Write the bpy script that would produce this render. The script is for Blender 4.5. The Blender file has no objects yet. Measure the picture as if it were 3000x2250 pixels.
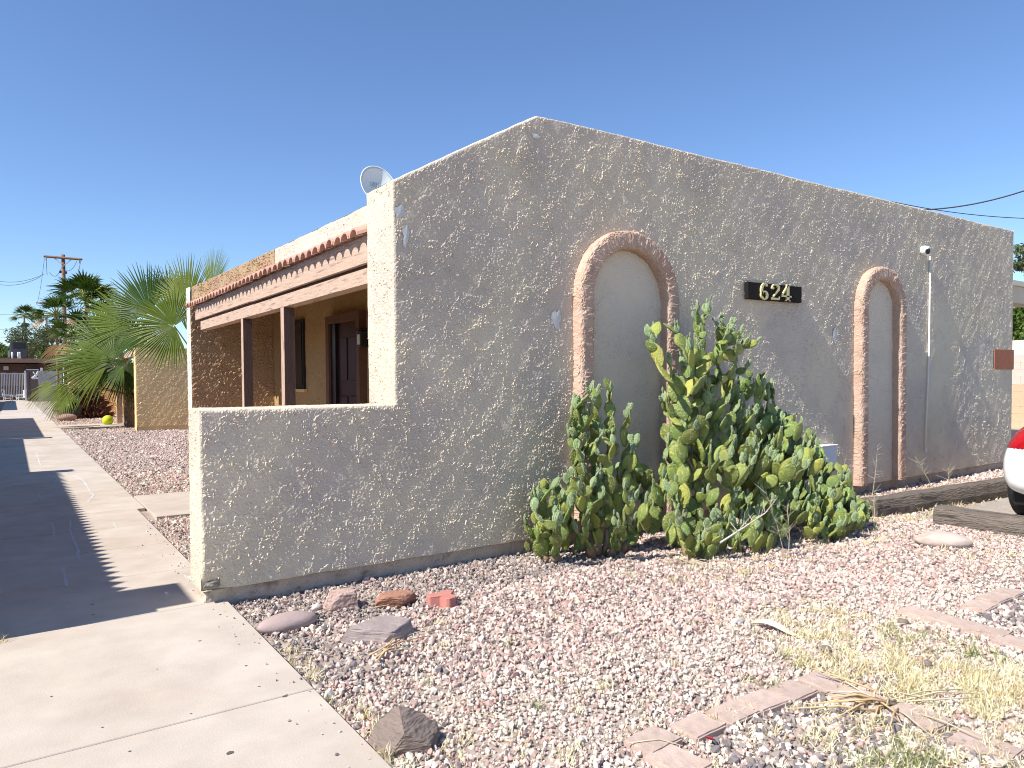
import bpy, bmesh, math, random
import numpy as np
from mathutils import Vector, Matrix
rnd = random.Random(7)
RNG = np.random.default_rng(11)
S = bpy.context.scene
COL = S.collection
PI = math.pi
# ------------------------------------------------------------------ camera
HC = 1.45; FPX = 2115.0; YAW = math.radians(34.7); PIT = math.radians(-1.5); ROLL = 0.0069
Fv = Vector((math.sin(YAW)*math.cos(PIT), math.cos(YAW)*math.cos(PIT), math.sin(PIT)))
R0 = Vector((math.cos(YAW), -math.sin(YAW), 0)); U0 = R0.cross(Fv)
Rv = R0*math.cos(ROLL) - U0*math.sin(ROLL); Uv = Rv.cross(Fv)
PY0 = 1111 + FPX*math.tan(-PIT)
CP = Vector((0, 0, HC))
cam = bpy.data.cameras.new('camera'); co = bpy.data.objects.new('camera', cam); COL.objects.link(co)
cam.sensor_fit = 'HORIZONTAL'; cam.sensor_width = 36; cam.lens = 36*FPX/3000
cam.shift_y = (PY0-1125)/3000; cam.clip_start = 0.05; cam.clip_end = 3000
mw = Matrix((Rv, Uv, -Fv)).transposed().to_4x4(); mw.translation = CP; co.matrix_world = mw
S.camera = co
# ------------------------------------------------------------------ light
EL = math.radians(46.5); GR = math.radians(2.3)      # sun height, and its angle in front of the gable wall
to_sun = Vector((-math.cos(GR)*math.cos(EL), -math.sin(GR)*math.cos(EL), math.sin(EL)))
sl = bpy.data.lights.new('sun', 'SUN'); sl.energy = 4.9; sl.angle = math.radians(0.53); sl.color = (1.0, 0.955, 0.89)
so = bpy.data.objects.new('sun', sl); COL.objects.link(so); so.rotation_euler = to_sun.to_track_quat('Z', 'Y').to_euler()
W = bpy.data.worlds.new('World'); S.world = W; W.use_nodes = True
wn = W.node_tree; bgn = wn.nodes['Background']
sky = wn.nodes.new('ShaderNodeTexSky'); sky.sky_type = 'NISHITA'; sky.sun_disc = False
sky.sun_elevation = EL; sky.sun_rotation = math.atan2(to_sun.x, to_sun.y)
sky.altitude = 340; sky.air_density = 1.0; sky.dust_density = 0.0; sky.ozone_density = 6
hs = wn.nodes.new('ShaderNodeHueSaturation'); hs.inputs['Saturation'].default_value = 1.02; hs.inputs['Hue'].default_value = .504
wn.links.new(sky.outputs[0], hs.inputs['Color']); wn.links.new(hs.outputs[0], bgn.inputs['Color'])
bgn.inputs['Strength'].default_value = 0.11
S.view_settings.view_transform = 'Standard'; S.view_settings.look = 'None'
S.view_settings.exposure = 0.72; S.view_settings.gamma = 1; S.view_settings.use_curve_mapping = False
S.render.engine = 'CYCLES'; S.cycles.pixel_filter_type = 'BLACKMAN_HARRIS'; S.cycles.filter_width = 1.05
# ------------------------------------------------------------------ pixel -> world helpers (source pixels of the survey)
def ray(px, py): return Fv + Rv*((px-1500)/FPX) - Uv*((py-PY0)/FPX)
def gp(px, py, z=0.0):
    r = ray(px, py); return CP + r*((z-HC)/r.z)
def onp(px, py, ax, v):
    r = ray(px, py); return CP + r*((v-CP[ax])/r[ax])
def at(px, py, t): return CP + ray(px, py)*t
def proj(p):
    d = p-CP; z = d.dot(Fv); return 1500+FPX*d.dot(Rv)/z, PY0-FPX*d.dot(Uv)/z
# ------------------------------------------------------------------ materials
MATS = {}
def N(nt, t, **k):
    n = nt.nodes.new(t)
    for a, v in k.items(): setattr(n, a, v)
    return n
def mat(name, col, rough=0.85, var=0.12, scale=3.0, bump=0.0, bscale=60.0, col2=None, c2scale=1.2, c2pos=0.55, spec=0.3,
        stretch=None, metal=0.0, coat=0.0, trans=0.0, objvar=0.0, huev=0.0, bdist=0.004, wave=None, c2w=0.08):
    if name in MATS: return MATS[name]
    m = bpy.data.materials.new(name); m.use_nodes = True; nt = m.node_tree; b = nt.nodes['Principled BSDF']; L = nt.links
    b.inputs['Roughness'].default_value = rough; b.inputs['Specular IOR Level'].default_value = spec
    b.inputs['Metallic'].default_value = metal; b.inputs['Coat Weight'].default_value = coat
    tc = N(nt, 'ShaderNodeTexCoord'); mp = N(nt, 'ShaderNodeMapping'); L.new(tc.outputs['Object'], mp.inputs['Vector'])
    if stretch: mp.inputs['Scale'].default_value = stretch
    nz = N(nt, 'ShaderNodeTexNoise'); nz.inputs['Scale'].default_value = scale; nz.inputs['Detail'].default_value = 6; nz.inputs['Roughness'].default_value = .6
    L.new(mp.outputs[0], nz.inputs['Vector'])
    rp = N(nt, 'ShaderNodeMapRange'); rp.inputs[1].default_value = .25; rp.inputs[2].default_value = .75
    rp.inputs[3].default_value = 1-var; rp.inputs[4].default_value = 1+var; L.new(nz.outputs[0], rp.inputs[0])
    base = N(nt, 'ShaderNodeRGB'); base.outputs[0].default_value = (*col, 1); cur = base.outputs[0]
    if col2:
        n2 = N(nt, 'ShaderNodeTexNoise'); n2.inputs['Scale'].default_value = c2scale; n2.inputs['Detail'].default_value = 7; n2.inputs['Roughness'].default_value = .62
        L.new(mp.outputs[0], n2.inputs['Vector'])
        r2 = N(nt, 'ShaderNodeMapRange'); r2.inputs[1].default_value = c2pos-c2w; r2.inputs[2].default_value = c2pos+c2w; L.new(n2.outputs[0], r2.inputs[0])
        mx = N(nt, 'ShaderNodeMix', data_type='RGBA'); mx.inputs[7].default_value = (*col2, 1)
        L.new(r2.outputs[0], mx.inputs[0]); L.new(cur, mx.inputs[6]); cur = mx.outputs[2]
    vm = N(nt, 'ShaderNodeVectorMath', operation='SCALE'); L.new(cur, vm.inputs[0]); L.new(rp.outputs[0], vm.inputs['Scale']); cur = vm.outputs[0]
    if objvar or huev:
        oi = N(nt, 'ShaderNodeObjectInfo'); h = N(nt, 'ShaderNodeHueSaturation'); L.new(cur, h.inputs['Color'])
        a = N(nt, 'ShaderNodeMapRange'); a.inputs[3].default_value = 1-objvar; a.inputs[4].default_value = 1+objvar
        L.new(oi.outputs['Random'], a.inputs[0]); L.new(a.outputs[0], h.inputs['Value'])
        wv = N(nt, 'ShaderNodeMath', operation='MULTIPLY'); wv.inputs[1].default_value = 7.31; L.new(oi.outputs['Random'], wv.inputs[0])
        fr = N(nt, 'ShaderNodeMath', operation='FRACT'); L.new(wv.outputs[0], fr.inputs[0])
        b2 = N(nt, 'ShaderNodeMapRange'); b2.inputs[3].default_value = .5-huev; b2.inputs[4].default_value = .5+huev
        L.new(fr.outputs[0], b2.inputs[0]); L.new(b2.outputs[0], h.inputs['Hue']); cur = h.outputs[0]
    L.new(cur, b.inputs['Base Color'])
    if bump:
        nb = N(nt, 'ShaderNodeTexNoise'); nb.inputs['Scale'].default_value = bscale; nb.inputs['Detail'].default_value = 5
        L.new(mp.outputs[0], nb.inputs['Vector']); bp = N(nt, 'ShaderNodeBump'); bp.inputs['Strength'].default_value = bump
        bp.inputs['Distance'].default_value = bdist; L.new(nb.outputs[0], bp.inputs['Height']); L.new(bp.outputs[0], b.inputs['Normal'])
    if trans:
        tr = N(nt, 'ShaderNodeBsdfTranslucent'); L.new(cur, tr.inputs[0]); ms = N(nt, 'ShaderNodeMixShader'); ms.inputs[0].default_value = trans
        L.new(b.outputs[0], ms.inputs[1]); L.new(tr.outputs[0], ms.inputs[2]); L.new(ms.outputs[0], nt.nodes['Material Output'].inputs[0])
    MATS[name] = m; return m
M_stucco = mat('stucco_grey', (.625, .54, .405), .95, .12, 1.6, 1.0, 52, col2=(.55, .475, .385), c2scale=1.3, c2pos=.52, c2w=.07, bdist=.009)
M_stucco2 = mat('stucco_smooth', (.65, .565, .44), .9, .06, 2, 1.0, 26, col2=(.58, .51, .42), c2scale=1.3, c2pos=.55, c2w=.15, bdist=.004)
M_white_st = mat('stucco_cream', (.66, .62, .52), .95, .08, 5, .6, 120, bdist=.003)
M_tan_shade = mat('stucco_tan_shaded', (.40, .26, .115), .85, .1, 2.2, .7, 30, bdist=.01)  # same tan paint, with the porch shade put into a darker colour
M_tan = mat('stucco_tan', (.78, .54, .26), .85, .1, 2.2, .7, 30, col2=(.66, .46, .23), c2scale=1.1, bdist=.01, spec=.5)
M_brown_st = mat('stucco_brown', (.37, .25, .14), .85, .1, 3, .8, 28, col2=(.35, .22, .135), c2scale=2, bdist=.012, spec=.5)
M_pink = mat('trim_pink', (.49, .35, .265), .95, .12, 6, 1.0, 55, col2=(.43, .285, .21), c2scale=5, bdist=.005)
M_concrete = mat('footing_concrete', (.45, .38, .31), .95, .18, 9, .8, 90, col2=(.22, .18, .15), c2scale=6, c2pos=.62, c2w=.06)
M_side = mat('sidewalk_concrete', (.46, .40, .335), .92, .12, 3.5, .6, 120, col2=(.41, .335, .27), c2scale=.8, c2pos=.56, c2w=.12, objvar=.035, bdist=.002)
M_dirt = mat('dirt', (.36, .29, .24), 1, .25, 6, .8, 90, col2=(.27, .21, .18), c2scale=1.5)
M_asph = mat('asphalt', (.33, .29, .25), .95, .2, 30, .7, 200, col2=(.38, .33, .28), c2scale=2)
M_wood = mat('beam_wood', (.50, .355, .265), .8, .16, 5, .9, 30, stretch=(6, .8, 12), col2=(.26, .18, .14), c2scale=4.0, c2pos=.60, c2w=.05)
M_wood_y = mat('post_wood', (.48, .33, .25), .8, .14, 5, .8, 30, stretch=(8, 8, 1), col2=(.24, .15, .12), c2scale=4.5, c2pos=.6, c2w=.05)
M_tile = mat('clay_tile', (.52, .30, .23), .8, .15, 8, .3, 60, objvar=.12, huev=.008)
M_door = mat('door_red', (.045, .011, .008), .45, .15, 4, spec=.4)
M_casing = mat('casing_brown', (.14, .07, .042), .7, .15, 8)
M_dark = mat('dark_glass', (.012, .01, .012), .25, .1, 4, spec=.5)
M_black = mat('black_metal', (.02, .02, .02), .5)
M_slab = mat('porch_slab', (.4, .33, .28), .9, .1, 3)
M_cactus = mat('cactus_mature', (.15, .20, .048), .42, .25, 9, .7, 14, col2=(.32, .33, .07), c2scale=3.2, c2pos=.6, objvar=.3, huev=.022, bdist=.02, spec=.35)
M_cacty = mat('cactus_young', (.17, .245, .10), .5, .18, 9, .5, 25, objvar=.22, huev=.015, bdist=.01, spec=.35)
M_cactold = mat('cactus_yellow', (.28, .30, .06), .5, .2, 9, .7, 14, objvar=.2, huev=.015, bdist=.02, spec=.35)
M_areole = mat('cactus_areole', (.60, .64, .42), .9, .1)
M_spine = mat('cactus_spine', (.75, .7, .55), .7, .05)
M_stem = mat('cactus_stem', (.25, .18, .11), .95, .3, 20, .9, 40, bdist=.01)
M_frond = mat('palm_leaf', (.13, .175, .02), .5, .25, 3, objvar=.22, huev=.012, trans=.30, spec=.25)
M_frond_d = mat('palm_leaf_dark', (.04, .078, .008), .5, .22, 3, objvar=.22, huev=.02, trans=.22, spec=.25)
M_frond_dry = mat('palm_leaf_dry', (.42, .27, .13), .8, .25, 3, objvar=.25, huev=.01, trans=.2)
M_petiole = mat('palm_petiole', (.30, .33, .10), .5, .2, 5)
M_ptrunk = mat('palm_trunk', (.22, .15, .10), .95, .35, 14, 1, 30, bdist=.03)
M_fibre = mat('palm_fibre', (.11, .045, .03), .95, .3, 10, objvar=.4)
M_pole = mat('pole_wood', (.17, .10, .065), .9, .25, 5, .5, 20, stretch=(4, 4, .4))
M_tie = mat('tie_wood', (.17, .14, .115), .95, .3, 6, 1, 16, stretch=(.6, 5, 5), col2=(.05, .04, .035), c2scale=3, c2pos=.6, c2w=.05, bdist=.03)
M_tie_t = mat('tie_wood_turned', (.23, .18, .14), .95, .3, 6, 1, 16, stretch=(5, .6, 5), col2=(.08, .06, .05), c2scale=3, c2pos=.6, c2w=.05, bdist=.03)
M_leaf = mat('tree_leaf', (.10, .15, .035), .6, .3, 2, objvar=.1, trans=.3)
M_leaf2 = mat('tree_leaf_grey', (.10, .13, .06), .6, .3, 2, trans=.25)
M_leaf3 = mat('tree_leaf_bright', (.13, .20, .04), .5, .3, 2, trans=.35)
M_bark = mat('bark', (.13, .09, .06), .95, .3, 6)
M_white = mat('white_paint', (.78, .78, .76), .5, .04)
M_cblock = mat('grey_block', (.50, .48, .46), .95, .08, 3, .4, 60)
M_metal = mat('galvanised', (.35, .36, .38), .45, .1, 3, metal=.3)
M_paver = mat('paver_pink', (.47, .36, .30), .95, .2, 14, 1.0, 90, col2=(.40, .30, .25), c2scale=7, objvar=.07, bdist=.003)
M_gold = mat('pale_brass', (.72, .62, .30), .4, .1, 8, spec=.5)
M_board = mat('sign_board', (.008, .005, .004), .8, .3, 10, .8, 30, stretch=(1, 6, 8))
M_plaster = mat('white_plaster', (.58, .59, .57), .7, .1, 12)
# ------------------------------------------------------------------ object helpers
def finish(o, label=None, cat=None, group=None, kind=None, parent=None):
    if o.name not in COL.objects: COL.objects.link(o)
    if parent: o.parent = parent
    if label: o['label'] = label
    if cat: o['category'] = cat
    if group: o['group'] = group
    if kind: o['kind'] = kind
    return o
def mobj(name, V, F, m, parent=None, smooth=False, **k):
    me = bpy.data.meshes.new(name); me.from_pydata([tuple(v) for v in V], [], F)
    mm = m if isinstance(m, (list, tuple)) else [m]
    for x in mm: me.materials.append(x)
    if smooth: me.polygons.foreach_set('use_smooth', [True]*len(me.polygons))
    me.update(); return finish(bpy.data.objects.new(name, me), parent=parent, **k)
def bmobj(name, bm, m, parent=None, smooth=False, **k):
    me = bpy.data.meshes.new(name); bm.to_mesh(me); bm.free()
    mm = m if isinstance(m, (list, tuple)) else [m]
    for x in mm: me.materials.append(x)
    if smooth: me.polygons.foreach_set('use_smooth', [True]*len(me.polygons))
    return finish(bpy.data.objects.new(name, me), parent=parent, **k)
def empty(name, loc, label, cat, group=None, rz=0):
    o = bpy.data.objects.new(name, None); o.location = loc; o.rotation_euler = (0, 0, rz); o.empty_display_size = .2
    return finish(o, label, cat, group)
def kid(o, parent):
    """parent while keeping world coordinates of a mesh built in world space"""
    o.parent = parent; o.matrix_parent_inverse = Matrix.LocRotScale(parent.location, parent.rotation_euler, None).inverted(); return o
def bxm(bm, x0, x1, y0, y1, z0, z1, bev=0, M=None, seg=1):
    r = bmesh.ops.create_cube(bm, size=1)
    vs = r['verts']
    for v in vs:
        v.co = Vector(((x0+x1)/2+v.co.x*(x1-x0), (y0+y1)/2+v.co.y*(y1-y0), (z0+z1)/2+v.co.z*(z1-z0)))
    if bev:
        es = list({e for v in vs for e in v.link_edges})
        rr = bmesh.ops.bevel(bm, geom=es, offset=bev, segments=seg, affect='EDGES'); vs = list({v for f in rr['faces'] for v in f.verts} | set(v for v in vs if v.is_valid))
    if M:
        for v in vs: v.co = M @ v.co
    return vs
def box(name, x0, x1, y0, y1, z0, z1, m, parent=None, bev=0, wob=0, **k):
    bm = bmesh.new(); bxm(bm, x0, x1, y0, y1, z0, z1, bev)
    if wob:
        bmesh.ops.subdivide_edges(bm, edges=[e for e in bm.edges if e.calc_length() > wob*40], cuts=5, use_grid_fill=True)
        for v in bm.verts: v.co += Vector((rnd.uniform(-wob, wob), rnd.uniform(-wob, wob), rnd.uniform(-wob, wob)))
    o = bmobj(name, bm, m, **k)
    if parent: kid(o, parent)
    return o
def tube_geo(pts, rad, n=6, cap=True):
    V = []; F = []; pts = [Vector(p) for p in pts]
    if not isinstance(rad, (list, tuple)): rad = [rad]*len(pts)
    up = Vector((0, 0, 1)); prev = None
    for i, p in enumerate(pts):
        d = (pts[min(i+1, len(pts)-1)]-pts[max(i-1, 0)]).normalized()
        a = prev if prev else (up if abs(d.z) < .9 else Vector((1, 0, 0)))
        a = (a-d*a.dot(d)).normalized(); prev = a; b = d.cross(a)
        for k in range(n):
            t = 2*PI*k/n; V.append(p+a*math.cos(t)*rad[i]+b*math.sin(t)*rad[i])
    for i in range(len(pts)-1):
        for k in range(n):
            F.append((i*n+k, i*n+(k+1) % n, (i+1)*n+(k+1) % n, (i+1)*n+k))
    if cap: F.append(tuple(range(n-1, -1, -1))); F.append(tuple(range((len(pts)-1)*n, len(pts)*n)))
    return V, F
def merge(parts):
    V = []; F = []
    for v, f in parts:
        o = len(V); V += list(v); F += [tuple(i+o for i in q) for q in f]
    return V, F
def tube(name, pts, rad, m, parent=None, n=6, **k):
    V, F = tube_geo(pts, rad, n); o = mobj(name, V, F, m, smooth=True, **k)
    if parent: kid(o, parent)
    return o
def wob3(P, a, s=1.0):
    x, y, z = P[:, 0]*s, P[:, 1]*s, P[:, 2]*s
    d = np.stack([np.sin(7*x+9*y+5*z)+.6*np.sin(23*x-17*y+29*z+1)+.35*np.sin(61*x+47*y-53*z), np.sin(8*x-6*y+11*z+2)+.6*np.sin(27*x+19*y-21*z+3)+.35*np.sin(59*x-41*y+63*z),
                  np.sin(9*x+7*y-8*z+4)+.6*np.sin(19*x-25*y+24*z+5)+.35*np.sin(57*x+51*y+49*z)], 1)
    return P+a*d
# ------------------------------------------------------------------ trowelled stucco relief
def vnoise(h, w, cell, seed):
    r = np.random.default_rng(seed); gh, gw = int(h/cell)+4, int(w/cell)+4; g = r.random((gh, gw))
    y = np.arange(h)/cell; x = np.arange(w)/cell; yi = y.astype(int); xi = x.astype(int); fy = y-yi; fx = x-xi
    fy = fy*fy*(3-2*fy); fx = fx*fx*(3-2*fx)
    a = g[yi][:, xi]; b = g[yi][:, xi+1]; c = g[yi+1][:, xi]; d = g[yi+1][:, xi+1]
    return (a*(1-fx)+b*fx)*(1-fy)[:, None]+(c*(1-fx)+d*fx)*fy[:, None]
def stucco_tex(wm, hm, res, seed, dens=130, coarse=1.0):
    w, h = int(wm/res), int(hm/res); r = np.random.default_rng(seed)
    H = np.zeros((h, w)); n0 = vnoise(h, w, .075/res, seed+4)-.5; n1 = vnoise(h, w, .028/res, seed+1)-.5; n2 = vnoise(h, w, .013/res, seed+2)-.5
    N1 = n0*1.5+n1*1.2+n2*.7
    th0 = vnoise(h, w, .5/res, seed+3)*PI*2.6-2.2; calm = vnoise(h, w, .33/res, seed+12)
    for k in range(int(dens*wm*hm)):
        cx = r.integers(0, w); cy = r.integers(0, h); th = th0[cy, cx]+r.normal(0, .7)
        big = r.random() < .26
        A = coarse*(r.uniform(.12, .24) if big else r.uniform(.018, .085))/res; B = A*r.uniform(.3, .8); R = int(A*1.6)+2
        x0, x1, y0, y1 = max(0, cx-R), min(w, cx+R), max(0, cy-R), min(h, cy+R)
        yy, xx = np.mgrid[y0:y1, x0:x1]; dx = xx-cx; dy = yy-cy; c, s = math.cos(th), math.sin(th)
        u = (dx*c+dy*s)/A; v = (-dx*s+dy*c)/B
        t = np.sqrt(u*u+v*v)+N1[y0:y1, x0:x1]*(.6 if big else .95)
        wd = .0065/(res*math.sqrt(A*B))
        base = r.uniform(.0, .0024); tilt = r.uniform(-.0008, .0012)
        prof = base+tilt*u+(r.uniform(.002, .0075) if big else r.uniform(.001, .0054))*np.exp(-((1-t)/wd)**2)*np.clip(u*r.choice([-1, 1])*1.2+v*r.choice([-1, 1])*.6+.35, 0, 1)
        m = t < 1.0+.3*wd
        H[y0:y1, x0:x1] = np.where(m, prof if r.random() < .7 else np.maximum(prof, H[y0:y1, x0:x1]), H[y0:y1, x0:x1])
    sp = vnoise(h, w, .015/res, seed+5); m = vnoise(h, w, .45/res, seed+6)*.5+vnoise(h, w, .12/res, seed+7)*.5
    H += .0022*np.clip((sp-.72)/.08, 0, 1)*np.clip((m-.42)/.12, 0, 1)
    sp2 = vnoise(h, w, .030/res, seed+8)+.35*n2
    H += .0020*np.exp(-((sp2-.52)/.03)**2)*np.clip((m-.46)/.10, 0, 1)*np.clip((sp-.30)/.2, 0, 1)
    g1 = vnoise(h, w, .013/res, seed+21)-.5; yy, xx = np.mgrid[0:h, 0:w]; q = (vnoise(h, w, .3/res, seed+22)-.5)*.25/res
    gt = vnoise(h+w+9, h+w+9, .009/res, seed+23)-.5; zx = np.clip((xx*.32+yy*.28+q), 0, h+w).astype(int); zy = np.clip((yy*1.1-xx*.75+q+w), 0, h+w).astype(int)
    zone = np.clip((vnoise(h, w, .22/res, seed+24)*.6+vnoise(h, w, .08/res, seed+25)*.4-.36)/.22, 0, 1)
    H += .0030*g1*zone+.0006*gt[zy, zx]*np.clip((vnoise(h, w, .27/res, seed+26)-.45)/.2, 0, 1)
    Bl = sum(np.roll(np.roll(H, i, 0), j, 1) for i in (-1, 0, 1) for j in (-1, 0, 1))/9
    H = H+1.1*(H-Bl)
    H += .0025*(vnoise(h, w, .4/res, seed+9)-.5)
    return H
TEXR = .006
HT = stucco_tex(12.4, 3.9, TEXR, 5, 1150)
HS = stucco_tex(4, 4, TEXR, 50, 160, 1.5)
def samp(T, u, v):
    h, w = T.shape; x = np.abs(u)/TEXR; y = np.abs(v)/TEXR
    x = x % (w-2); y = y % (h-2); xi = x.astype(int); yi = y.astype(int); fx = x-xi; fy = y-yi
    return (T[yi, xi]*(1-fx)+T[yi, xi+1]*fx)*(1-fy)+(T[yi+1, xi]*(1-fx)+T[yi+1, xi+1]*fx)*fy
def sheet(us, lo_, hi_, nv, P0, eu, ev, en, T=None, amp=1.0, off=(0, 0), mask=None, wob=.0016, edge=.012):
    """grid over us x [lo(u),hi(u)], displaced along en; returns verts, faces"""
    us = np.asarray(us, float); nu = len(us); lo = lo_(us); hi = hi_(us); t = np.linspace(0, 1, nv)
    Vv = lo[None, :]+(hi-lo)[None, :]*t[:, None]; Uu = np.broadcast_to(us[None, :], Vv.shape)
    H = samp(HT if T is None else T, Uu+off[0], Vv+off[1])*amp
    ed = np.minimum(np.minimum(Vv-lo[None, :], hi[None, :]-Vv), np.minimum(Uu-us[0], us[-1]-Uu)); H = H*np.clip(ed/edge, 0, 1) if edge else H*np.clip(np.minimum(hi[None, :]-Vv, Vv-lo[None, :])/.006, 0, 1)*np.clip((Uu-.955)/.006, 0, 1)*np.clip((XR-Uu)/.006, 0, 1)
    if mask is not None: H = mask(Uu, Vv, H)
    P0, eu, ev, en = [np.array(a, float) for a in (P0, eu, ev, en)]
    P = P0+Uu[..., None]*eu+Vv[..., None]*ev+H[..., None]*en
    P = wob3(P.reshape(-1, 3), wob); idx = np.arange(nu*nv).reshape(nv, nu)
    Fq = np.stack([idx[:-1, :-1], idx[:-1, 1:], idx[1:, 1:], idx[1:, :-1]], -1).reshape(-1, 4)
    if np.dot(np.cross(eu, ev), en) < 0: Fq = Fq[:, ::-1]
    return P, Fq
def npobj(name, parts, mats, parent=None, smooth=False, **k):
    P = np.concatenate([p[0] for p in parts]); o = 0; Fs = []; mi = []
    for p in parts:
        Fs.append(p[1]+o); o += len(p[0]); mi.append(np.full(len(p[1]), p[2] if len(p) > 2 else 0))
    Fq = np.concatenate(Fs); mi = np.concatenate(mi); me = bpy.data.meshes.new(name)
    me.vertices.add(len(P)); me.vertices.foreach_set('co', P.astype(np.float32).ravel())
    me.loops.add(Fq.size); me.loops.foreach_set('vertex_index', Fq.astype(np.int32).ravel())
    me.polygons.add(len(Fq)); me.polygons.foreach_set('loop_start', np.arange(0, Fq.size, 4, dtype=np.int32))
    me.polygons.foreach_set('material_index', mi.astype(np.int32))
    if smooth: me.polygons.foreach_set('use_smooth', np.ones(len(Fq), dtype=bool))
    else: me.polygons.foreach_set('use_smooth', np.zeros(len(Fq), dtype=bool))
    me.update(calc_edges=True); me.validate()
    for m in mats: me.materials.append(m)
    o = finish(bpy.data.objects.new(name, me), **k)
    if parent: kid(o, parent)
    return o
C_ = lambda c: (lambda u: np.full(len(u), float(c)))
# ------------------------------------------------------------------ scatter for stuff
def scatter(name, pts, rots, scl, tone, idx, temps, label, m, cat=None):
    tc = bpy.data.collections.new(name+'_kinds')
    for t in temps: tc.objects.link(t)
    me = bpy.data.meshes.new(name); me.vertices.add(len(pts)); me.vertices.foreach_set('co', np.asarray(pts, np.float32).ravel())
    for an, ty, dat in (('rot', 'FLOAT_VECTOR', rots), ('scl', 'FLOAT', scl), ('tone', 'FLOAT', tone), ('idx', 'INT', idx)):
        a = me.attributes.new(an, ty, 'POINT'); a.data.foreach_set('vector' if ty == 'FLOAT_VECTOR' else 'value', np.asarray(dat, np.int32 if ty == 'INT' else np.float32).ravel())
    me.materials.append(m)
    ng = bpy.data.node_groups.new(name, 'GeometryNodeTree')
    ng.interface.new_socket('Geometry', in_out='INPUT', socket_type='NodeSocketGeometry'); ng.interface.new_socket('Geometry', in_out='OUTPUT', socket_type='NodeSocketGeometry')
    gi = ng.nodes.new('NodeGroupInput'); go = ng.nodes.new('NodeGroupOutput'); ip = ng.nodes.new('GeometryNodeInstanceOnPoints'); ci = ng.nodes.new('GeometryNodeCollectionInfo')
    ci.inputs[0].default_value = tc; ci.inputs[1].default_value = True; ci.inputs[2].default_value = True
    def na(n, ty):
        x = ng.nodes.new('GeometryNodeInputNamedAttribute'); x.data_type = ty; x.inputs[0].default_value = n; return x.outputs[0]
    L = ng.links.new; L(gi.outputs[0], ip.inputs['Points']); L(ci.outputs[0], ip.inputs['Instance']); ip.inputs['Pick Instance'].default_value = True
    L(na('idx', 'INT'), ip.inputs['Instance Index']); L(na('rot', 'FLOAT_VECTOR'), ip.inputs['Rotation']); L(na('scl', 'FLOAT'), ip.inputs['Scale'])
    L(ip.outputs[0], go.inputs[0])
    o = bpy.data.objects.new(name, me); finish(o, label, cat, kind='stuff'); md = o.modifiers.new('scatter', 'NODES'); md.node_group = ng
    return o
def ramp_mat(name, stops, rough=.9, trans=0, bump=0, jitter=.2):
    m = bpy.data.materials.new(name); m.use_nodes = True; nt = m.node_tree; b = nt.nodes['Principled BSDF']; b.inputs['Roughness'].default_value = rough
    b.inputs['Specular IOR Level'].default_value = .25
    a = N(nt, 'ShaderNodeAttribute', attribute_name='tone', attribute_type='INSTANCER'); r = N(nt, 'ShaderNodeValToRGB'); r.color_ramp.interpolation = 'CONSTANT'
    while len(r.color_ramp.elements) < len(stops): r.color_ramp.elements.new(.5)
    for e, (p, c) in zip(r.color_ramp.elements, stops): e.position = p; e.color = (*c, 1)
    nt.links.new(a.outputs['Fac'], r.inputs[0])
    tcn = N(nt, 'ShaderNodeTexCoord'); nz = N(nt, 'ShaderNodeTexNoise'); nz.inputs['Scale'].default_value = 45; nz.inputs['Detail'].default_value = 3; nt.links.new(tcn.outputs['Object'], nz.inputs[0])
    mr = N(nt, 'ShaderNodeMapRange'); mr.inputs[3].default_value = 1-jitter; mr.inputs[4].default_value = 1+jitter; nt.links.new(nz.outputs[0], mr.inputs[0])
    vm = N(nt, 'ShaderNodeVectorMath', operation='SCALE'); nt.links.new(r.outputs[0], vm.inputs[0]); nt.links.new(mr.outputs[0], vm.inputs['Scale'])
    nt.links.new(vm.outputs[0], b.inputs['Base Color'])
    if trans:
        tr = N(nt, 'ShaderNodeBsdfTranslucent'); nt.links.new(vm.outputs[0], tr.inputs[0]); ms = N(nt, 'ShaderNodeMixShader'); ms.inputs[0].default_value = trans
        nt.links.new(b.outputs[0], ms.inputs[1]); nt.links.new(tr.outputs[0], ms.inputs[2]); nt.links.new(ms.outputs[0], nt.nodes['Material Output'].inputs[0])
    return m
def rock_geo(seed, sub=1, flat=.7, rough=.22, facets=6, size=1.0):
    r = random.Random(seed); bm = bmesh.new(); bmesh.ops.create_icosphere(bm, subdivisions=sub, radius=1)
    pl = []
    for _ in range(facets):
        n = Vector((r.gauss(0, 1), r.gauss(0, 1), r.gauss(0, 1))).normalized(); pl.append((n, r.uniform(.38, .8)))
    ax = (r.uniform(.8, 1.25), r.uniform(.65, 1.0), flat*r.uniform(.75, 1.1))
    for v in bm.verts:
        p = v.co.copy()
        for n, d in pl:
            e = p.dot(n)-d
            if e > 0: p -= n*e
        p *= 1+r.uniform(-rough, rough)*.35
        v.co = Vector((p.x*ax[0], p.y*ax[1], p.z*ax[2]))*size
    return bm

# =================================================================== GROUND
def plane(name, x0, x1, y0, y1, z, m, **k):
    return mobj(name, [(x0, y0, z), (x1, y0, z), (x1, y1, z), (x0, y1, z)], [(0, 1, 2, 3)], m, **k)
plane('ground', -500, 700, -300, 900, -.004, M_dirt, kind='structure', label='pale dry dirt ground under the gravel')
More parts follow.
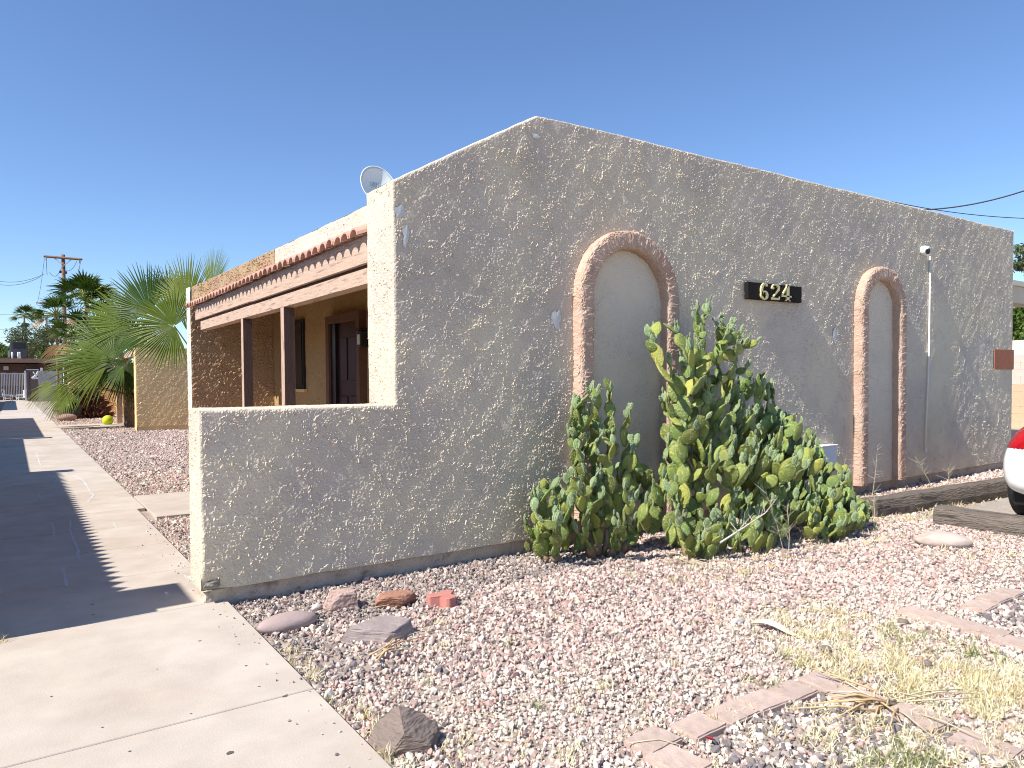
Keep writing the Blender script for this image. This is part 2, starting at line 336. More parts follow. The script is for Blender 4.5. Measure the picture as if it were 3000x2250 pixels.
# sidewalk: slabs with recessed joints
sw = plane('sidewalk', -.43, 1.10, -1.6, 72, .004, M_dirt, kind='structure')
SL = [(-1.6, -.02), (-.02, 1.6), (1.6, 3.225), (3.225, 4.86)]; y = 4.86
while y < 70:
    n = y+1.03 if y < 30 else y+3.1
    SL.append((y, n)); y = n
for i, (a, b) in enumerate(SL):
    x1 = 1.115 if a < 4.8 else (1.12 if a < 8 else 1.2)
    x0 = -.45
    bm = bmesh.new(); bxm(bm, x0, x1, a+.004, b-.004, -.03, .035, .004)
    kid(bmobj('slab', bm, M_side), sw)
M_chalk = mat('chalk', (.50, .48, .46), .95, .2, 60)
for (pl_, w_) in (([(37, 1495), (70, 1505), (130, 1518), (200, 1530)], .006), ([(205, 1525), (207, 1560), (225, 1600), (232, 1635), (245, 1655)], .012), ([(152, 1532), (158, 1560), (156, 1575)], .01), ([(183, 1662), (190, 1690), (195, 1722)], .014), ([(126, 1440), (114, 1448), (125, 1472)], .006),
                  ([(215, 1392), (250, 1412), (262, 1440), (275, 1450), (255, 1475)], .012), ([(105, 1325), (113, 1345), (118, 1368)], .014), ([(170, 1398), (162, 1412), (156, 1428)], .01), ([(330, 1530), (340, 1540), (342, 1552)], .008), ([(540, 1686), (552, 1697), (553, 1705)], .007), ([(0, 1500), (60, 1500)], .004)):
    P_ = [gp(*q, .0372) for q in pl_]; V, F = [], []; sm = []
    for a_, b_ in zip(P_, P_[1:]):
        for k in range(6): sm.append(a_.lerp(b_, k/6)+Vector((rnd.gauss(0, .004), rnd.gauss(0, .004), 0)))
    for i, p in enumerate(sm):
        d_ = (sm[min(i+1, len(sm)-1)]-sm[max(i-1, 0)]).normalized(); n_ = Vector((-d_.y, d_.x, 0))*w_*rnd.uniform(.4, 1.1); V += [p-n_, p+n_]
    F = [(i*2, i*2+2, i*2+3, i*2+1) for i in range(len(sm)-1)]
    o = mobj('chalk_mark', V, F, M_chalk); kid(o, sw)
M_spot = mat('dark_spot', (.10, .085, .08), .95, .2, 60)
for (px, py, r_) in ((835, 2039, .014), (675, 2205, .018), (585, 1877, .009), (720, 1950, .008), (270, 1770, .012), (273, 1800, .010), (645, 1800, .009), (690, 1865, .007), (910, 1960, .007), (200, 1497, .01), (85, 1497, .008), (420, 1625, .006), (840, 2035, .006), (300, 2130, .006), (460, 1960, .005), (150, 2040, .006), (560, 2090, .005), (380, 2200, .006)):
    c = gp(px, py, .0373); V = [c+Vector((r_*rnd.uniform(.6, 1.2)*math.cos(k*.785), r_*rnd.uniform(.6, 1.2)*math.sin(k*.785)*.7, 0)) for k in range(8)]; kid(mobj('gum_spot', V, [tuple(range(8))], M_spot), sw)
pth = plane('porch_walk', 1.22, 2.3, 8.35, 10.05, .003, M_dirt, kind='structure'); box('slab', 1.22, 2.42, 8.35, 10.05, -.02, .03, M_side, pth, bev=.004)
pth2 = plane('back_porch_walk', 1.22, 3.0, 26.3, 28.2, .003, M_dirt, kind='structure'); box('slab', 1.22, 3.3, 26.3, 28.2, -.02, .03, M_side, pth2, bev=.004)
lot = plane('parking_lot', 7.56, 22.7, -6, 3.68, .004, M_asph, kind='structure', label='faded asphalt lot between the railroad ties and the painted wall')
plane('parking_lot_rear', 12.95, 22.7, 3.6841, 20, .004, M_asph, kind='structure')
# =================================================================== THE HOUSE
YF = 4.83; YB = 5.29; XL = 2.30; XR = 12.85
house = empty('house', (7, 8, 0), 'grey stuccoed house with plain gable wall, two arched niches and a side porch', 'building')
def top(u):  # parapet outline
    u = np.asarray(u, float)
    t = np.where(u < 3.62, 2.90+(u-XL)*(3.64-2.90)/(3.62-XL), 3.64+(u-3.62)*.0072)
    pk = -.006*np.exp(-((u-3.62)/.06)**2)
    return t+pk+.003*np.sin(u*3.1)
arches = [(4.605, .615, 2.16), (8.90, .53, 2.28)]   # centre, outer half width, spring height
TW = .165
def inarch(U, V, grow=0.0):
    m = np.zeros(U.shape, bool)
    for cx, hw, sp in arches:
        r = hw-TW/2+grow
        m |= (np.abs(U-cx) < r) & ((V < sp) | ((U-cx)**2+(V-sp)**2 < r*r))
    return m
def amask(U, V, H):
    H = np.where(inarch(U, V, .0), -.02, H)
    # rougher dabs low on the left, chipped corner
    cor = np.exp(-(((U-.98)/.09)**2+((V-.14)/.05)**2))
    lowp = U < XL-1e-6
    dt = np.where(lowp | ((V < 1.27) & (U < XL+.02) & (U[0, 0] < 1)), 1.272-V, top(U)-V); dl = np.where(U[0, 0] < 1, U-.955, np.where(V < 1.272, 9, U-XL)); dm = np.minimum(dt, dl); rr = .02
    H = np.where(dm < rr, H*np.clip(dm/rr, 0, 1)*.6-(rr-np.sqrt(np.clip(rr*rr-(rr-dm)**2, 0, None))), H)
    return H-.035*cor*(U < 1.3)
u1 = np.concatenate([np.arange(XL, 6.2, .0068), np.arange(6.2, XR, .0115), [XR]])
z0f = .122
parts = []
uL = np.arange(.955, XL+.02, .0068)
parts.append(sheet(uL, C_(z0f), C_(1.272), 170, (0, YF, 0), (1, 0, 0), (0, 0, 1), (0, -1, 0), mask=amask, edge=0, amp=1.1))
u0 = np.concatenate([[XL], u1[1:]])
parts.append(sheet(u0, C_(z0f), top, 500, (0, YF, 0), (1, 0, 0), (0, 0, 1), (0, -1, 0), mask=amask, edge=0, amp=1.0))
# end faces (facing the sun), same stucco material as the front
parts.append(sheet(np.arange(YF+.02, YB+.001, .009), C_(1.272), C_(2.90), 170, (XL, 0, 0), (0, 1, 0), (0, 0, 1), (-1, 0, 0), T=HS, off=(.3, .1), amp=.8))
parts.append(sheet(np.arange(YF+.02, YB-.14, .009), C_(z0f), C_(1.272), 130, (.955, 0, 0), (0, 1, 0), (0, 0, 1), (-1, 0, 0), T=HS, off=(1.3, .1), amp=.8))
# tops
parts.append(sheet(uL, C_(YF+.02), C_(YB-.14), 20, (0, 0, 1.272), (1, 0, 0), (0, 1, 0), (0, 0, 1), T=HS, amp=.5))
def topstrip(us):
    t = top(us); nv = 6; ys = np.linspace(YF+.02, YB, nv)
    P = np.stack([np.broadcast_to(us[None], (nv, len(us))), np.broadcast_to(ys[:, None], (nv, len(us))), np.broadcast_to(t[None], (nv, len(us)))], -1).reshape(-1, 3)
    P = wob3(P, .0016); idx = np.arange(nv*len(us)).reshape(nv, len(us))
    return P, np.stack([idx[:-1, :-1], idx[:-1, 1:], idx[1:, 1:], idx[1:, :-1]], -1).reshape(-1, 4)
parts.append(topstrip(u0))
npobj('gable_wall', parts, [M_stucco], house)
# back / right / under faces as plain slabs
bm = bmesh.new()
us = np.linspace(XL, XR, 40); tt = top(us)
vb = [bm.verts.new((u, YB, z0f)) for u in us]; vt = [bm.verts.new((u, YB, t)) for u, t in zip(us, tt)]
for i in range(39): bm.faces.new((vb[i+1], vb[i], vt[i], vt[i+1]))
q = [bm.verts.new(p) for p in ((XR, YF, z0f), (XR, YB, z0f), (XR, YB, tt[-1]), (XR, YF, tt[-1]))]; bm.faces.new(q)
q = [bm.verts.new(p) for p in ((.955, YB-.14, z0f), (XL, YB-.14, z0f), (XL, YB-.14, 1.272), (.955, YB-.14, 1.272))]; bm.faces.new(q[::-1])
q = [bm.verts.new(p) for p in ((.955, YF, z0f), (XR, YF, z0f), (XR, YB, z0f), (.955, YB, z0f))]; bm.faces.new(q[::-1])
kid(bmobj('gable_wall_back', bm, M_stucco), house)
# footing
fu = np.arange(.99, XR-.03, .02)
P1 = sheet(fu, C_(-.05), C_(.1215), 12, (0, YF+.045, 0), (1, 0, 0), (0, 0, 1), (0, -1, 0), T=HS, amp=1.2, wob=.004)
P2 = sheet(np.arange(YF+.045, YB-.16, .02), C_(-.05), C_(.1215), 12, (.99, 0, 0), (0, 1, 0), (0, 0, 1), (-1, 0, 0), T=HS, amp=1.2, wob=.004)
npobj('footing', [P1, P2], [M_concrete], house)
# broken corner at the foot of the low wall
bm = rock_geo(333, 3, .7, .5, 9)
for v in bm.verts: v.co = Vector((v.co.x*.075+1.03, v.co.y*.03+YF+.012, v.co.z*.05+.165))
kid(bmobj('broken_corner', bm, mat('broken_concrete', (.20, .18, .16), .95, .3, 20, 1, 60, bdist=.01)), house)
# arch trims
for ai, (cx, hw, sp) in enumerate(arches):
    R = hw-TW/2; path = []; zz = z0f+.01
    nS = 190
    for k in range(nS): path.append((cx-R, zz+(sp-zz)*k/nS, -1, 0))
    for k in range(161):
        a = PI-PI*k/160; path.append((cx+R*math.cos(a), sp+R*math.sin(a), math.cos(a), math.sin(a)))
    for k in range(1, nS+1): path.append((cx+R, sp-(sp-zz)*k/nS, 1, 0))
    prof = []
    for k in range(29):
        a = PI*k/28; c, s = math.cos(a), math.sin(a)
        prof.append((TW/2*math.copysign(abs(c)**.45, c), .108*abs(s)**.42))
    P = []; rel = samp(HT, np.broadcast_to(np.arange(len(path))[:, None]*.0115+ai, (len(path), 29)), np.broadcast_to(np.arange(29)[None]*.012+.7+ai*.9, (len(path), 29)))*1.3
    nj = vnoise(len(path), 29, 3.5, 77+ai)-.5; nk = vnoise(len(path), 29, 1.6, 97+ai)-.5; ng_ = vnoise(len(path), 29, 18, 87+ai)-.5
    for i, (x, z, nx, nz) in enumerate(path):
        for j, (o, h) in enumerate(prof):
            d = 1+.05*nj[i, j]+.05*nk[i, j]+.05*ng_[i, j]+rel[i, j]/.10
            P.append((x+nx*o*d, YF-h*d-.001, z+nz*o*d))
    idx = np.arange(len(path)*29).reshape(len(path), 29)
    Fq = np.stack([idx[:-1, :-1], idx[:-1, 1:], idx[1:, 1:], idx[1:, :-1]], -1).reshape(-1, 4)
    o = npobj('arch_trim', [(np.array(P), Fq)], [M_pink], house, label=('pink rounded moulding of the larger left arch', 'pink rounded moulding of the smaller right arch')[ai])
    # infill panel
    uu = np.arange(cx-R, cx+R+.005, .011)
    def hi(u, cx=cx, R=R, sp=sp): return sp+np.sqrt(np.clip(R*R-(u-cx)**2, 0, None))
    pp = sheet(uu, C_(z0f), hi, 210, (0, YF-.002, 0), (1, 0, 0), (0, 0, 1), (0, -1, 0), T=HS, off=(ai*1.7, .4), amp=1.1, edge=.02)
    npobj('arch_panel', [pp], [M_stucco2], house)
# bare plaster patches where the paint flaked
for (px, py, w, h) in ((1190, 692, .035, .09), (1172, 622, .05, .06), (1630, 935, .05, .10), (2445, 985, .05, .10), (1571, 400, .06, .02), (2600, 875, .012, .035), (1690, 1325, .03, .03)):
    c = onp(px, py, 1, YF-.009); vs = []
    for k in range(14):
        a = 2*PI*k/14; r = rnd.uniform(.55, 1.15); vs.append((c.x+w*r*math.cos(a), YF-.0095, c.z+h*r*math.sin(a)))
    V = vs+[(c.x, YF-.0125, c.z)]; F = [(k, (k+1) % 14, 14) for k in range(14)]
    kid(mobj('plaster_patch', V, F, M_plaster), house)
# body, roof deck
XI = 3.57; YE = 12.08
mk = lambda *a, **k: box(*a, parent=house, **k)
npobj('porch_inner_wall', [sheet(np.arange(YB, YE+.01, .03), C_(.1), C_(2.84), 90, (XI, 0, 0), (0, 1, 0), (0, 0, 1), (-1, 0, 0), T=HS, amp=1.3, edge=.03)], [M_tan_shade], house)
mk('house_body', XI+.02, XR-.02, YB+.01, YE+.3, 0, 2.86, M_stucco)
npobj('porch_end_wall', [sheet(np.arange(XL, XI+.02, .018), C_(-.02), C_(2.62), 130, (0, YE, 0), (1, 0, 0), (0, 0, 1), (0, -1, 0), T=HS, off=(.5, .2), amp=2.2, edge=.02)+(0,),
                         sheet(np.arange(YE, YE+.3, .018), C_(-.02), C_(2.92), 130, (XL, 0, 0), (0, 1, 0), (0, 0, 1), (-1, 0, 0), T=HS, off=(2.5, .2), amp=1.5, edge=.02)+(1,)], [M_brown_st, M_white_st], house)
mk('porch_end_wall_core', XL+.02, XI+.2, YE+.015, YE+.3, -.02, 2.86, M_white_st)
# parapet over the porch: cream near part, brown far part
YS = 7.80
def ptop(u): return 2.83+.09*((np.asarray(u)-YB)/(YE-YB))**1.3
def pbot(u): return 2.60+.0*np.asarray(u)
npobj('parapet', [sheet(np.arange(YB, YS+.005, .012), pbot, ptop, 26, (XL+.035, 0, 0), (0, 1, 0), (0, 0, 1), (-1, 0, 0), T=HS, off=(1, 1), amp=.8)], [M_stucco], house, label='cream near half of the porch parapet')
npobj('parapet', [sheet(np.arange(YS+.005, YE+.02, .012), pbot, ptop, 26, (XL+.033, 0, 0), (0, 1, 0), (0, 0, 1), (-1, 0, 0), T=HS, off=(0, 1), amp=2.4)], [M_brown_st], house, label='brown repainted far half of the porch parapet')
V = []; n = 30
for i in range(n):
    yy = YB+(YE+.3-YB)*i/(n-1); t = float(ptop(min(yy, YE)))
    V += [(XL+.033, yy, t), (XL+.3, yy, t), (XL+.3, yy, 2.55)]
F = []
for i in range(n-1):
    a = i*3; F += [(a, a+1, a+4, a+3), (a+1, a+2, a+5, a+4)]
kid(mobj('parapet_cap', V, F, M_white_st), house)
mk('roof_deck', XL+.31, XR-.05, YB+.01, YE+.3, 2.66, 2.70, M_cblock)
mk('porch_ceiling', XL+.12, XI, YB+.01, YE, 2.56, 2.59, M_tan_shade)
mk('porch_floor', XL-.0, XI, YB-.1, YE, -.02, .06, M_slab)
# fascia board in two lengths, beam, posts
mk('fascia_board', XL+.005, XL+.045, YB+.005, 8.65, 2.37, 2.585, M_wood, bev=.003)
mk('fascia_board', XL+.012, XL+.045, 8.652, YE-.3, 2.378, 2.585, M_wood, bev=.003, label='smoother far length of fascia board')
mk('porch_beam', XL+.035, XL+.15, YB+.005, YE-.55, 2.215, 2.345, M_wood, bev=.004)
mk('blocking', XL+.05, XL+.12, YB+.01, YE-.4, 2.345, 2.5, M_casing)
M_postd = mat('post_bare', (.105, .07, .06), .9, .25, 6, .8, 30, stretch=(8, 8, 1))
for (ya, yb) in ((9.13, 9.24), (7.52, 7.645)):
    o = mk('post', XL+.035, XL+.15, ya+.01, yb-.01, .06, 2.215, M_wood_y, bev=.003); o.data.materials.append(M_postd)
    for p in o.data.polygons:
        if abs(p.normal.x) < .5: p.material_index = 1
# clay tiles: a row of barrel tiles over the fascia
ntile = 40; dy = (YE-.02-YB)/ntile
V = []; ns = 9
for L_ in range(2):
    for th_ in (0, .014):
        for k in range(ns):
            a = PI*k/(ns-1); r = dy*.5-th_
            x = -.085 if L_ == 0 else .05; z = -.02 if L_ == 0 else .03
            V.append((x, -r*math.cos(a), z+(dy*.40-th_)*math.sin(a)))
F = []
for k in range(ns-1):
    F.append((k, k+1, 2*ns+k+1, 2*ns+k)); F.append((ns+k+1, ns+k, 3*ns+k, 3*ns+k+1)); F.append((k+1, k, ns+k, ns+k+1))
tme = None
for i in range(ntile):
    if tme is None:
        o = mobj('roof_tile', V, F, M_tile, smooth=False); tme = o.data
    else:
        o = bpy.data.objects.new('roof_tile', tme); COL.objects.link(o)
    o.location = (XL-.0+rnd.uniform(-.006, .006), YB+dy*(i+.5), 2.592+rnd.uniform(-.006, .006)); o.rotation_euler = (0, rnd.uniform(-.03, .03), rnd.uniform(-.04, .04))
    bpy.context.view_layer.update() if False else None
    kid(o, house)
mk('tile_bed', XL+.03, XL+.2, YB+.01, YE-.1, 2.585, 2.605, M_tile)
# window, door and wall lamp in the porch
w = box('window', XI-.035, XI+.01, 10.50, 11.55, 1.33, 2.36, M_black, house)
kid(box('pane', XI-.045, XI-.036, 10.55, 11.5, 1.38, 2.31, M_dark), w); 
box('window_sill', XI-.05, XI-.0, 10.45, 11.6, 1.28, 1.325, M_tan, house)
d = box('door', XI-.03, XI+.01, 8.42, 9.12, .07, 2.18, M_door, house)
for (ya, yb, za, zb) in ((8.50, 8.73, 1.45, 2.0), (8.80, 9.03, 1.45, 2.0), (8.50, 8.73, .3, 1.25), (8.80, 9.03, .3, 1.25)):
    kid(box('door_panel', XI-.042, XI-.031, ya, yb, za, zb, M_door, bev=.008), d)
kid(box('handle', XI-.08, XI-.031, 8.46, 8.52, 1.02, 1.06, M_metal, bev=.008), d)
f = box('door_frame', XI-.10, XI, 9.29, 9.40, .07, 2.30, M_casing, house); kid(box('casing_head', XI-.10, XI, 8.26, 9.29, 2.20, 2.30, M_casing), f); kid(box('casing_side', XI-.10, XI, 8.26, 8.36, .07, 2.20, M_casing), f)
box('screen_frame', XI-.07, XI-.005, 9.12, 9.29, .07, 2.20, M_dark, house)
lamp = box('wall_lamp', XI-.13, XI-.02, 8.14, 8.24, 1.85, 2.05, M_black, house, bev=.01)
kid(box('lamp_glass', XI-.14, XI-.131, 8.155, 8.225, 1.88, 2.0, M_plaster), lamp); kid(box('lamp_cap', XI-.15, XI-.02, 8.13, 8.25, 2.052, 2.075, M_black), lamp)
# =================================================================== LEFT NEIGHBOUR (casts the shade on the sidewalk)
nb = empty('neighbour_house', (-5, 9, 0), 'stuccoed neighbour house out of frame on the left, shading the sidewalk', 'building')
nk = lambda *a, **k: box(*a, parent=nb, **k)
XN = -1.88
bm = bmesh.new()
pts = [(-7, -.02), (XN+.07, -.02), (XN+.07, 2.93), (-3.25, 3.62), (-7, 3.66)]
a = [bm.verts.new((x, 4.83, z)) for x, z in pts]; b = [bm.verts.new((x, 5.38, z)) for x, z in pts]; bm.faces.new(a); bm.faces.new(b[::-1])
for i in range(5): bm.faces.new((a[i], b[i], b[(i+1) % 5], a[(i+1) % 5]))
bmesh.ops.recalc_face_normals(bm, faces=bm.faces); kid(bmobj('gable_wall', bm, M_stucco), nb)
nk('wing_wall', XN+.072, -.46, 4.83, 5.12, -.02, 1.27, M_stucco)
nk('house_body', -7, XN-1.4, 5.385, 13.3, -.02, 2.85, M_stucco)
nk('porch_roof', XN-1.4, XN-.02, 5.385, 13.25, 2.45, 2.62, M_stucco)
nk('porch_end_wall', XN-1.39, XN, 13.26, 13.6, -.02, 2.85, M_stucco)
nk('side_wing', XN+.002, -.46, 13.3, 13.55, -.02, 1.27, M_stucco)
V, F = [], []
for i in range(46):
    c = 5.47+i*.17; o = len(V); V += [(XN-.02, c-.085, 2.60), (XN-.02, c+.085, 2.60), (XN+.055, c, 2.63), (XN-.02, c, 2.70)]; F += [(o, o+2, o+3), (o+1, o+3, o+2), (o, o+1, o+2)]
kid(mobj('roof_tiles', V, F, M_tile, kind='stuff'), nb)
nk('connecting_wall', -7, -1.75, 13.61, 21.7, -.02, 2.10, M_stucco)
nk('rear_wing_wall', -3.2, -.80, 21.7, 22.1, -.02, 1.75, M_stucco)
nk('rear_house_body', -8, -2.0, 22.11, 34.5, -.02, 2.85, M_stucco)
nk('far_house_body', -9, -2.6, 45, 68, -.02, 3.0, M_stucco)
# =================================================================== GRAVEL
M_grav = ramp_mat('gravel_stone', [(0, (.42, .28, .245)), (.16, (.53, .385, .33)), (.34, (.61, .50, .43)), (.5, (.49, .40, .355)), (.62, (.60, .54, .455)), (.76, (.27, .225, .20)), (.86, (.54, .48, .40)), (.93, (.17, .15, .15))])
temps = []
for i in range(8):
    bm = rock_geo(100+i, 1, .68, .45, 9); me = bpy.data.meshes.new('gravel_stone'); bm.to_mesh(me); bm.free(); me.materials.append(M_grav)
    temps.append(bpy.data.objects.new('gravel_stone', me))
def in_frame(P, m=60):
    x, y = P[:, 0], P[:, 1]; d0 = P-np.array(CP); z = d0@np.array(Fv); z = np.where(z < .3, 1e9, z)
    u = 1500+FPX*(d0@np.array(Rv))/z; v = PY0-FPX*(d0@np.array(Uv))/z
    return u, v, (z < 1e8)
def rect_pts(x0, x1, y0, y1, dens):
    n = int((x1-x0)*(y1-y0)*dens); return np.stack([RNG.uniform(x0, x1, n), RNG.uniform(y0, y1, n), np.zeros(n)], 1)
def smooth_noise(P, s, seed):
    r = np.random.default_rng(seed); v = 0
    for k in range(7):
        a = r.uniform(0, 2*PI); f = s*r.uniform(.6, 2.2); v = v+np.sin(f*(P[:, 0]*math.cos(a)+P[:, 1]*math.sin(a))+r.uniform(0, 6.3))
    return v/7*1.4
A = rect_pts(1.125, 7.5, .9, 4.9, 2700); A2 = rect_pts(7.3, 13, 3.7, 4.9, 900); A3 = rect_pts(7.5, 7.6, 1, 3.6, 900)
A1 = rect_pts(1.125, 5.2, .9, 3.3, 1500); A = np.concatenate([A, A1]); B = rect_pts(1.13, 2.3, 5.15, 8.34, 1500); B2 = rect_pts(1.22, 2.3, 10.06, 13, 900); B3 = rect_pts(1.22, 4.2, 13, 26.2, 420); B4 = rect_pts(1.25, 6, 28.2, 36, 250)
SP = np.stack([1.10-np.abs(RNG.normal(0, .10, 90)), RNG.uniform(1.6, 8, 90), np.full(90, .034)], 1); P = np.concatenate([A, A2, A3, B, B2, B3, B4, SP]); near = np.arange(len(P)) < len(A)
u, v, ok = in_frame(P); keep = ok & (u > -80) & (u < 3080) & (v < 2330)
P = P[keep]; u = u[keep]; v = v[keep]; n = len(P)
tone = RNG.random(n); size = np.clip(RNG.gamma(4.5, 1/4.5, n), .35, 2.4)*.0132
dist = np.hypot(P[:, 0], P[:, 1]); size *= np.where(dist > 12, 1.5, np.where(dist > 8, 1.15, 1))
ns_ = smooth_noise(P, 3, 1)
# pale small stones in the foreground middle
sand = (P[:, 1] < 3.05-.12*(P[:, 0]-1.2)+.22*ns_) & (P[:, 0] > 1.35) & (P[:, 0] < 7)
tone = np.where(sand & (RNG.random(n) < .8), RNG.choice([.65, .9, .4, .7, .64, .45, .1, .25], n), tone)
size = np.where(sand, size*.78, size)
# red-pink belt
belt = (~sand) & (P[:, 0] > 2.0); tone = np.where(belt & (RNG.random(n) < .35), RNG.uniform(0, .5, n), tone)
# dark stones near the wall foot and left end
dk = (P[:, 1] < 4.9) & ((P[:, 1] > 4.15+.12*ns_) | ((P[:, 0]+P[:, 1]*.35 < 2.75) & (P[:, 1] > 3.3))) & (P[:, 0] < 4)
tone = np.where(dk & (RNG.random(n) < .8), RNG.choice([.8, .97, .78, .55, .52, .8], n), tone)
# dark stones inside the paver squares
sq = ((P[:, 0] > 2.2) & (P[:, 0] < 3.05) & (P[:, 1] < 1.93)) | ((P[:, 0] > 4.63) & (P[:, 1] < 1.95))
tone = np.where(sq & (RNG.random(n) < .6), RNG.choice([.8, .97, .78, .55, .96], n), tone); size = np.where(sq, size*1.45, size)
path_rot = RNG.uniform(0, 6.28, (n, 3)); P[:, 2] = np.where(P[:, 2] > .02, .040, RNG.uniform(-.003, .012, n)+.008*smooth_noise(P, 9, 5)); size = np.where(P[:, 2] > .035, size*.55, size)
scatter('gravel', P, path_rot, size, tone, RNG.integers(0, 8, n), temps, 'pink and grey crushed stone gravel covering the yard', M_grav)
# =================================================================== DRY GRASS
M_grass = ramp_mat('dry_grass', [(0, (.74, .66, .40)), (.4, (.80, .74, .52)), (.75, (.64, .53, .30)), (.88, (.26, .31, .10)), (.95, (.36, .27, .15))], .8, .3)
gt = []
for i in range(6):
    V, F = [], []; r = random.Random(i+40)
    for k in range(16):
        a = r.uniform(0, 6.28); b = Vector((r.gauss(0, .35), r.gauss(0, .35), 0)); lean = r.uniform(.1, 1.1); L = r.uniform(.4, 1.0)
        d1 = Vector((math.cos(a)*lean, math.sin(a)*lean, 1)).normalized(); d2 = (d1+Vector((math.cos(a), math.sin(a), -.3))*.6).normalized(); s = Vector((-math.sin(a), math.cos(a), 0))*.030
        o = len(V); p1 = b+d1*L*.55; p2 = p1+d2*L*.45; V += [b-s, b+s, p1+s*.8, p1-s*.8, p2]; F += [(o, o+1, o+2, o+3), (o+3, o+2, o+4)]
    me = bpy.data.meshes.new('grass_tuft'); me.from_pydata([tuple(q) for q in V], [], F); me.materials.append(M_grass); gt.append(bpy.data.objects.new('grass_tuft', me))
G = rect_pts(1.1, 7.4, .9, 3.9, 1500); u, v, ok = in_frame(G); nz = smooth_noise(G, 4, 3); nz2 = smooth_noise(G, 11, 4)
du = (u-2790)/520; dv = (v-1990-(u-2790)*.26)/125
p = np.clip(1.25-np.sqrt(du**2+dv**2)+.35*nz, 0, 1)*.85
dv2 = (v-2200)/60; p = np.maximum(p, np.clip(1-np.abs((u-2650)/450)-0*dv2, 0, 1)*(v > 2090)*.55)
p = np.maximum(p, .07*np.clip((v-1780)/250, 0, 1)*(u > 1250)*np.clip(nz2+.4, 0, 1))
p = np.maximum(p, .5*(np.abs(G[:, 0]-1.17-.03*nz2) < .07)*np.clip(nz2+.5, 0, 1))
p = p*np.clip(.75+.9*smooth_noise(G, 16, 14), .12, 1.3)
p = np.where((G[:, 1] > 3.0) & (u < 1500), np.minimum(p, .25), p)
k = ok & (u < 3080) & (v < 2330) & (RNG.random(len(G)) < p); G = G[k]; u = u[k]; v = v[k]
E1 = rect_pts(7.2, 9.8, 3.6, 4.75, 90); E1 = E1[(np.abs(E1[:, 1]-3.72) < .12) | (RNG.random(len(E1)) < .5)]
E2 = rect_pts(5.4, 7.6, 3.55, 4.5, 70); E3 = rect_pts(3.6, 6.6, 3.3, 4.0, 60); E4 = rect_pts(5.9, 7.5, 2.2, 2.9, 40); E5 = np.stack([RNG.normal(-.15, .07, 14), RNG.normal(4.83, .02, 14), np.full(14, .03)], 1)
G = np.concatenate([G, E1, E2, E3, E4, E5]); n = len(G); G[:, 2] += .004
gs = RNG.uniform(.035, .085, n)
tone = RNG.random(n)*.86; gr = (smooth_noise(G, 5, 8) > .45) & (RNG.random(n) < .5); tone = np.where(gr, .9, tone)
rot = np.stack([RNG.normal(0, .3, n), RNG.normal(0, .3, n), RNG.uniform(0, 6.28, n)], 1)
scatter('dry_grass', G, rot, gs, tone, RNG.integers(0, 6, n), gt, 'patches of dry straw yellow grass growing through the gravel', M_grass)
# fallen straw lying flat
st = []
V, F = tube_geo([(-.5, 0, 0), (-.2, .03, .02), (.2, -.02, .02), (.5, .03, 0)], .007, 4); me = bpy.data.meshes.new('straw'); me.from_pydata([tuple(q) for q in V], [], F); me.materials.append(M_grass); st.append(bpy.data.objects.new('straw', me))
G = rect_pts(1.2, 7.3, 1, 4.6, 9); n = len(G); G[:, 2] = .022
scatter('fallen_straw', G, np.stack([RNG.normal(0, .1, n), RNG.normal(0, .1, n), RNG.uniform(0, 6.28, n)], 1), RNG.uniform(.05, .2, n), RNG.random(n)*.8, np.zeros(n), st, 'thin dry stalks lying loose on the gravel', M_grass)
# =================================================================== PAVERS
def paver(c, rz, sx, sy, label):
    bm = bmesh.new(); bxm(bm, -sx/2, sx/2, -sy/2, sy/2, -.03, .028, .007, seg=2)
    bmesh.ops.subdivide_edges(bm, edges=[e for e in bm.edges if e.calc_length() > .1], cuts=4, use_grid_fill=True)
    for q in bm.verts: q.co += Vector((rnd.uniform(-1, 1), rnd.uniform(-1, 1), rnd.uniform(-1, 1)))*.0014
    o = bmobj('paver', bm, M_paver, label=label, cat='paver', group='concrete pavers edging the planting squares')
    o.location = (c.x, c.y, rnd.uniform(-.004, .006)); o.rotation_euler = (rnd.uniform(-.02, .02), rnd.uniform(-.02, .02), rz); return o
PV = [((2044, 2300), 0, 'pinkish paver at the bottom edge, starting the side run of the near square', 1), ((1914, 2171), .1, 'pinkish paver at the left corner of the near square, a thin twig across it', 0),
      ((2044, 2127), .05, 'pinkish paver second from the left corner in the near slanting row', 0), ((2147, 2086), .03, 'pinkish paver third from the left in the near slanting row', 0),
      ((2234, 2055), -.02, 'pinkish paver fourth from the left in the near slanting row', 0), ((2322, 2022), .02, 'pinkish paver just left of the far corner of the near square', 0),
      ((2425, 2003), 0, 'pinkish paver forming the far corner of the near square', 1), ((2523, 2046), .05, 'pinkish paver right after the corner, partly under dry stalks', 1),
      ((2693, 2100), -.05, 'pinkish paver between dry grass and the stalk pile', 1), ((2887, 2182), .04, 'pinkish paver sunk in dry grass at lower right', 1),
      ((2700, 1796), .03, 'thin strip of paver starting the far right run, half buried', 1), ((2800, 1822), -.03, 'pinkish paver in the far right run above the grass patch', 1), ((2890, 1849), .03, 'pinkish paver next in the far right run, before the frame edge', 1), ((2985, 1884), 0, 'pinkish paver of the far right run at the frame edge', 1),
      ((2869, 1776), .03, 'nearest paver of the far right upper row with its shaded side showing', 0), ((2912, 1754), -.02, 'middle paver of the far right upper row', 0), ((2955, 1735), .03, 'farthest paver of the far right upper row', 0)]
for (px, rz, lb, vert) in PV:
    c = gp(*px, .02); paver(c, rz, *((.19, .15) if not vert else (.15, .22)), lb)
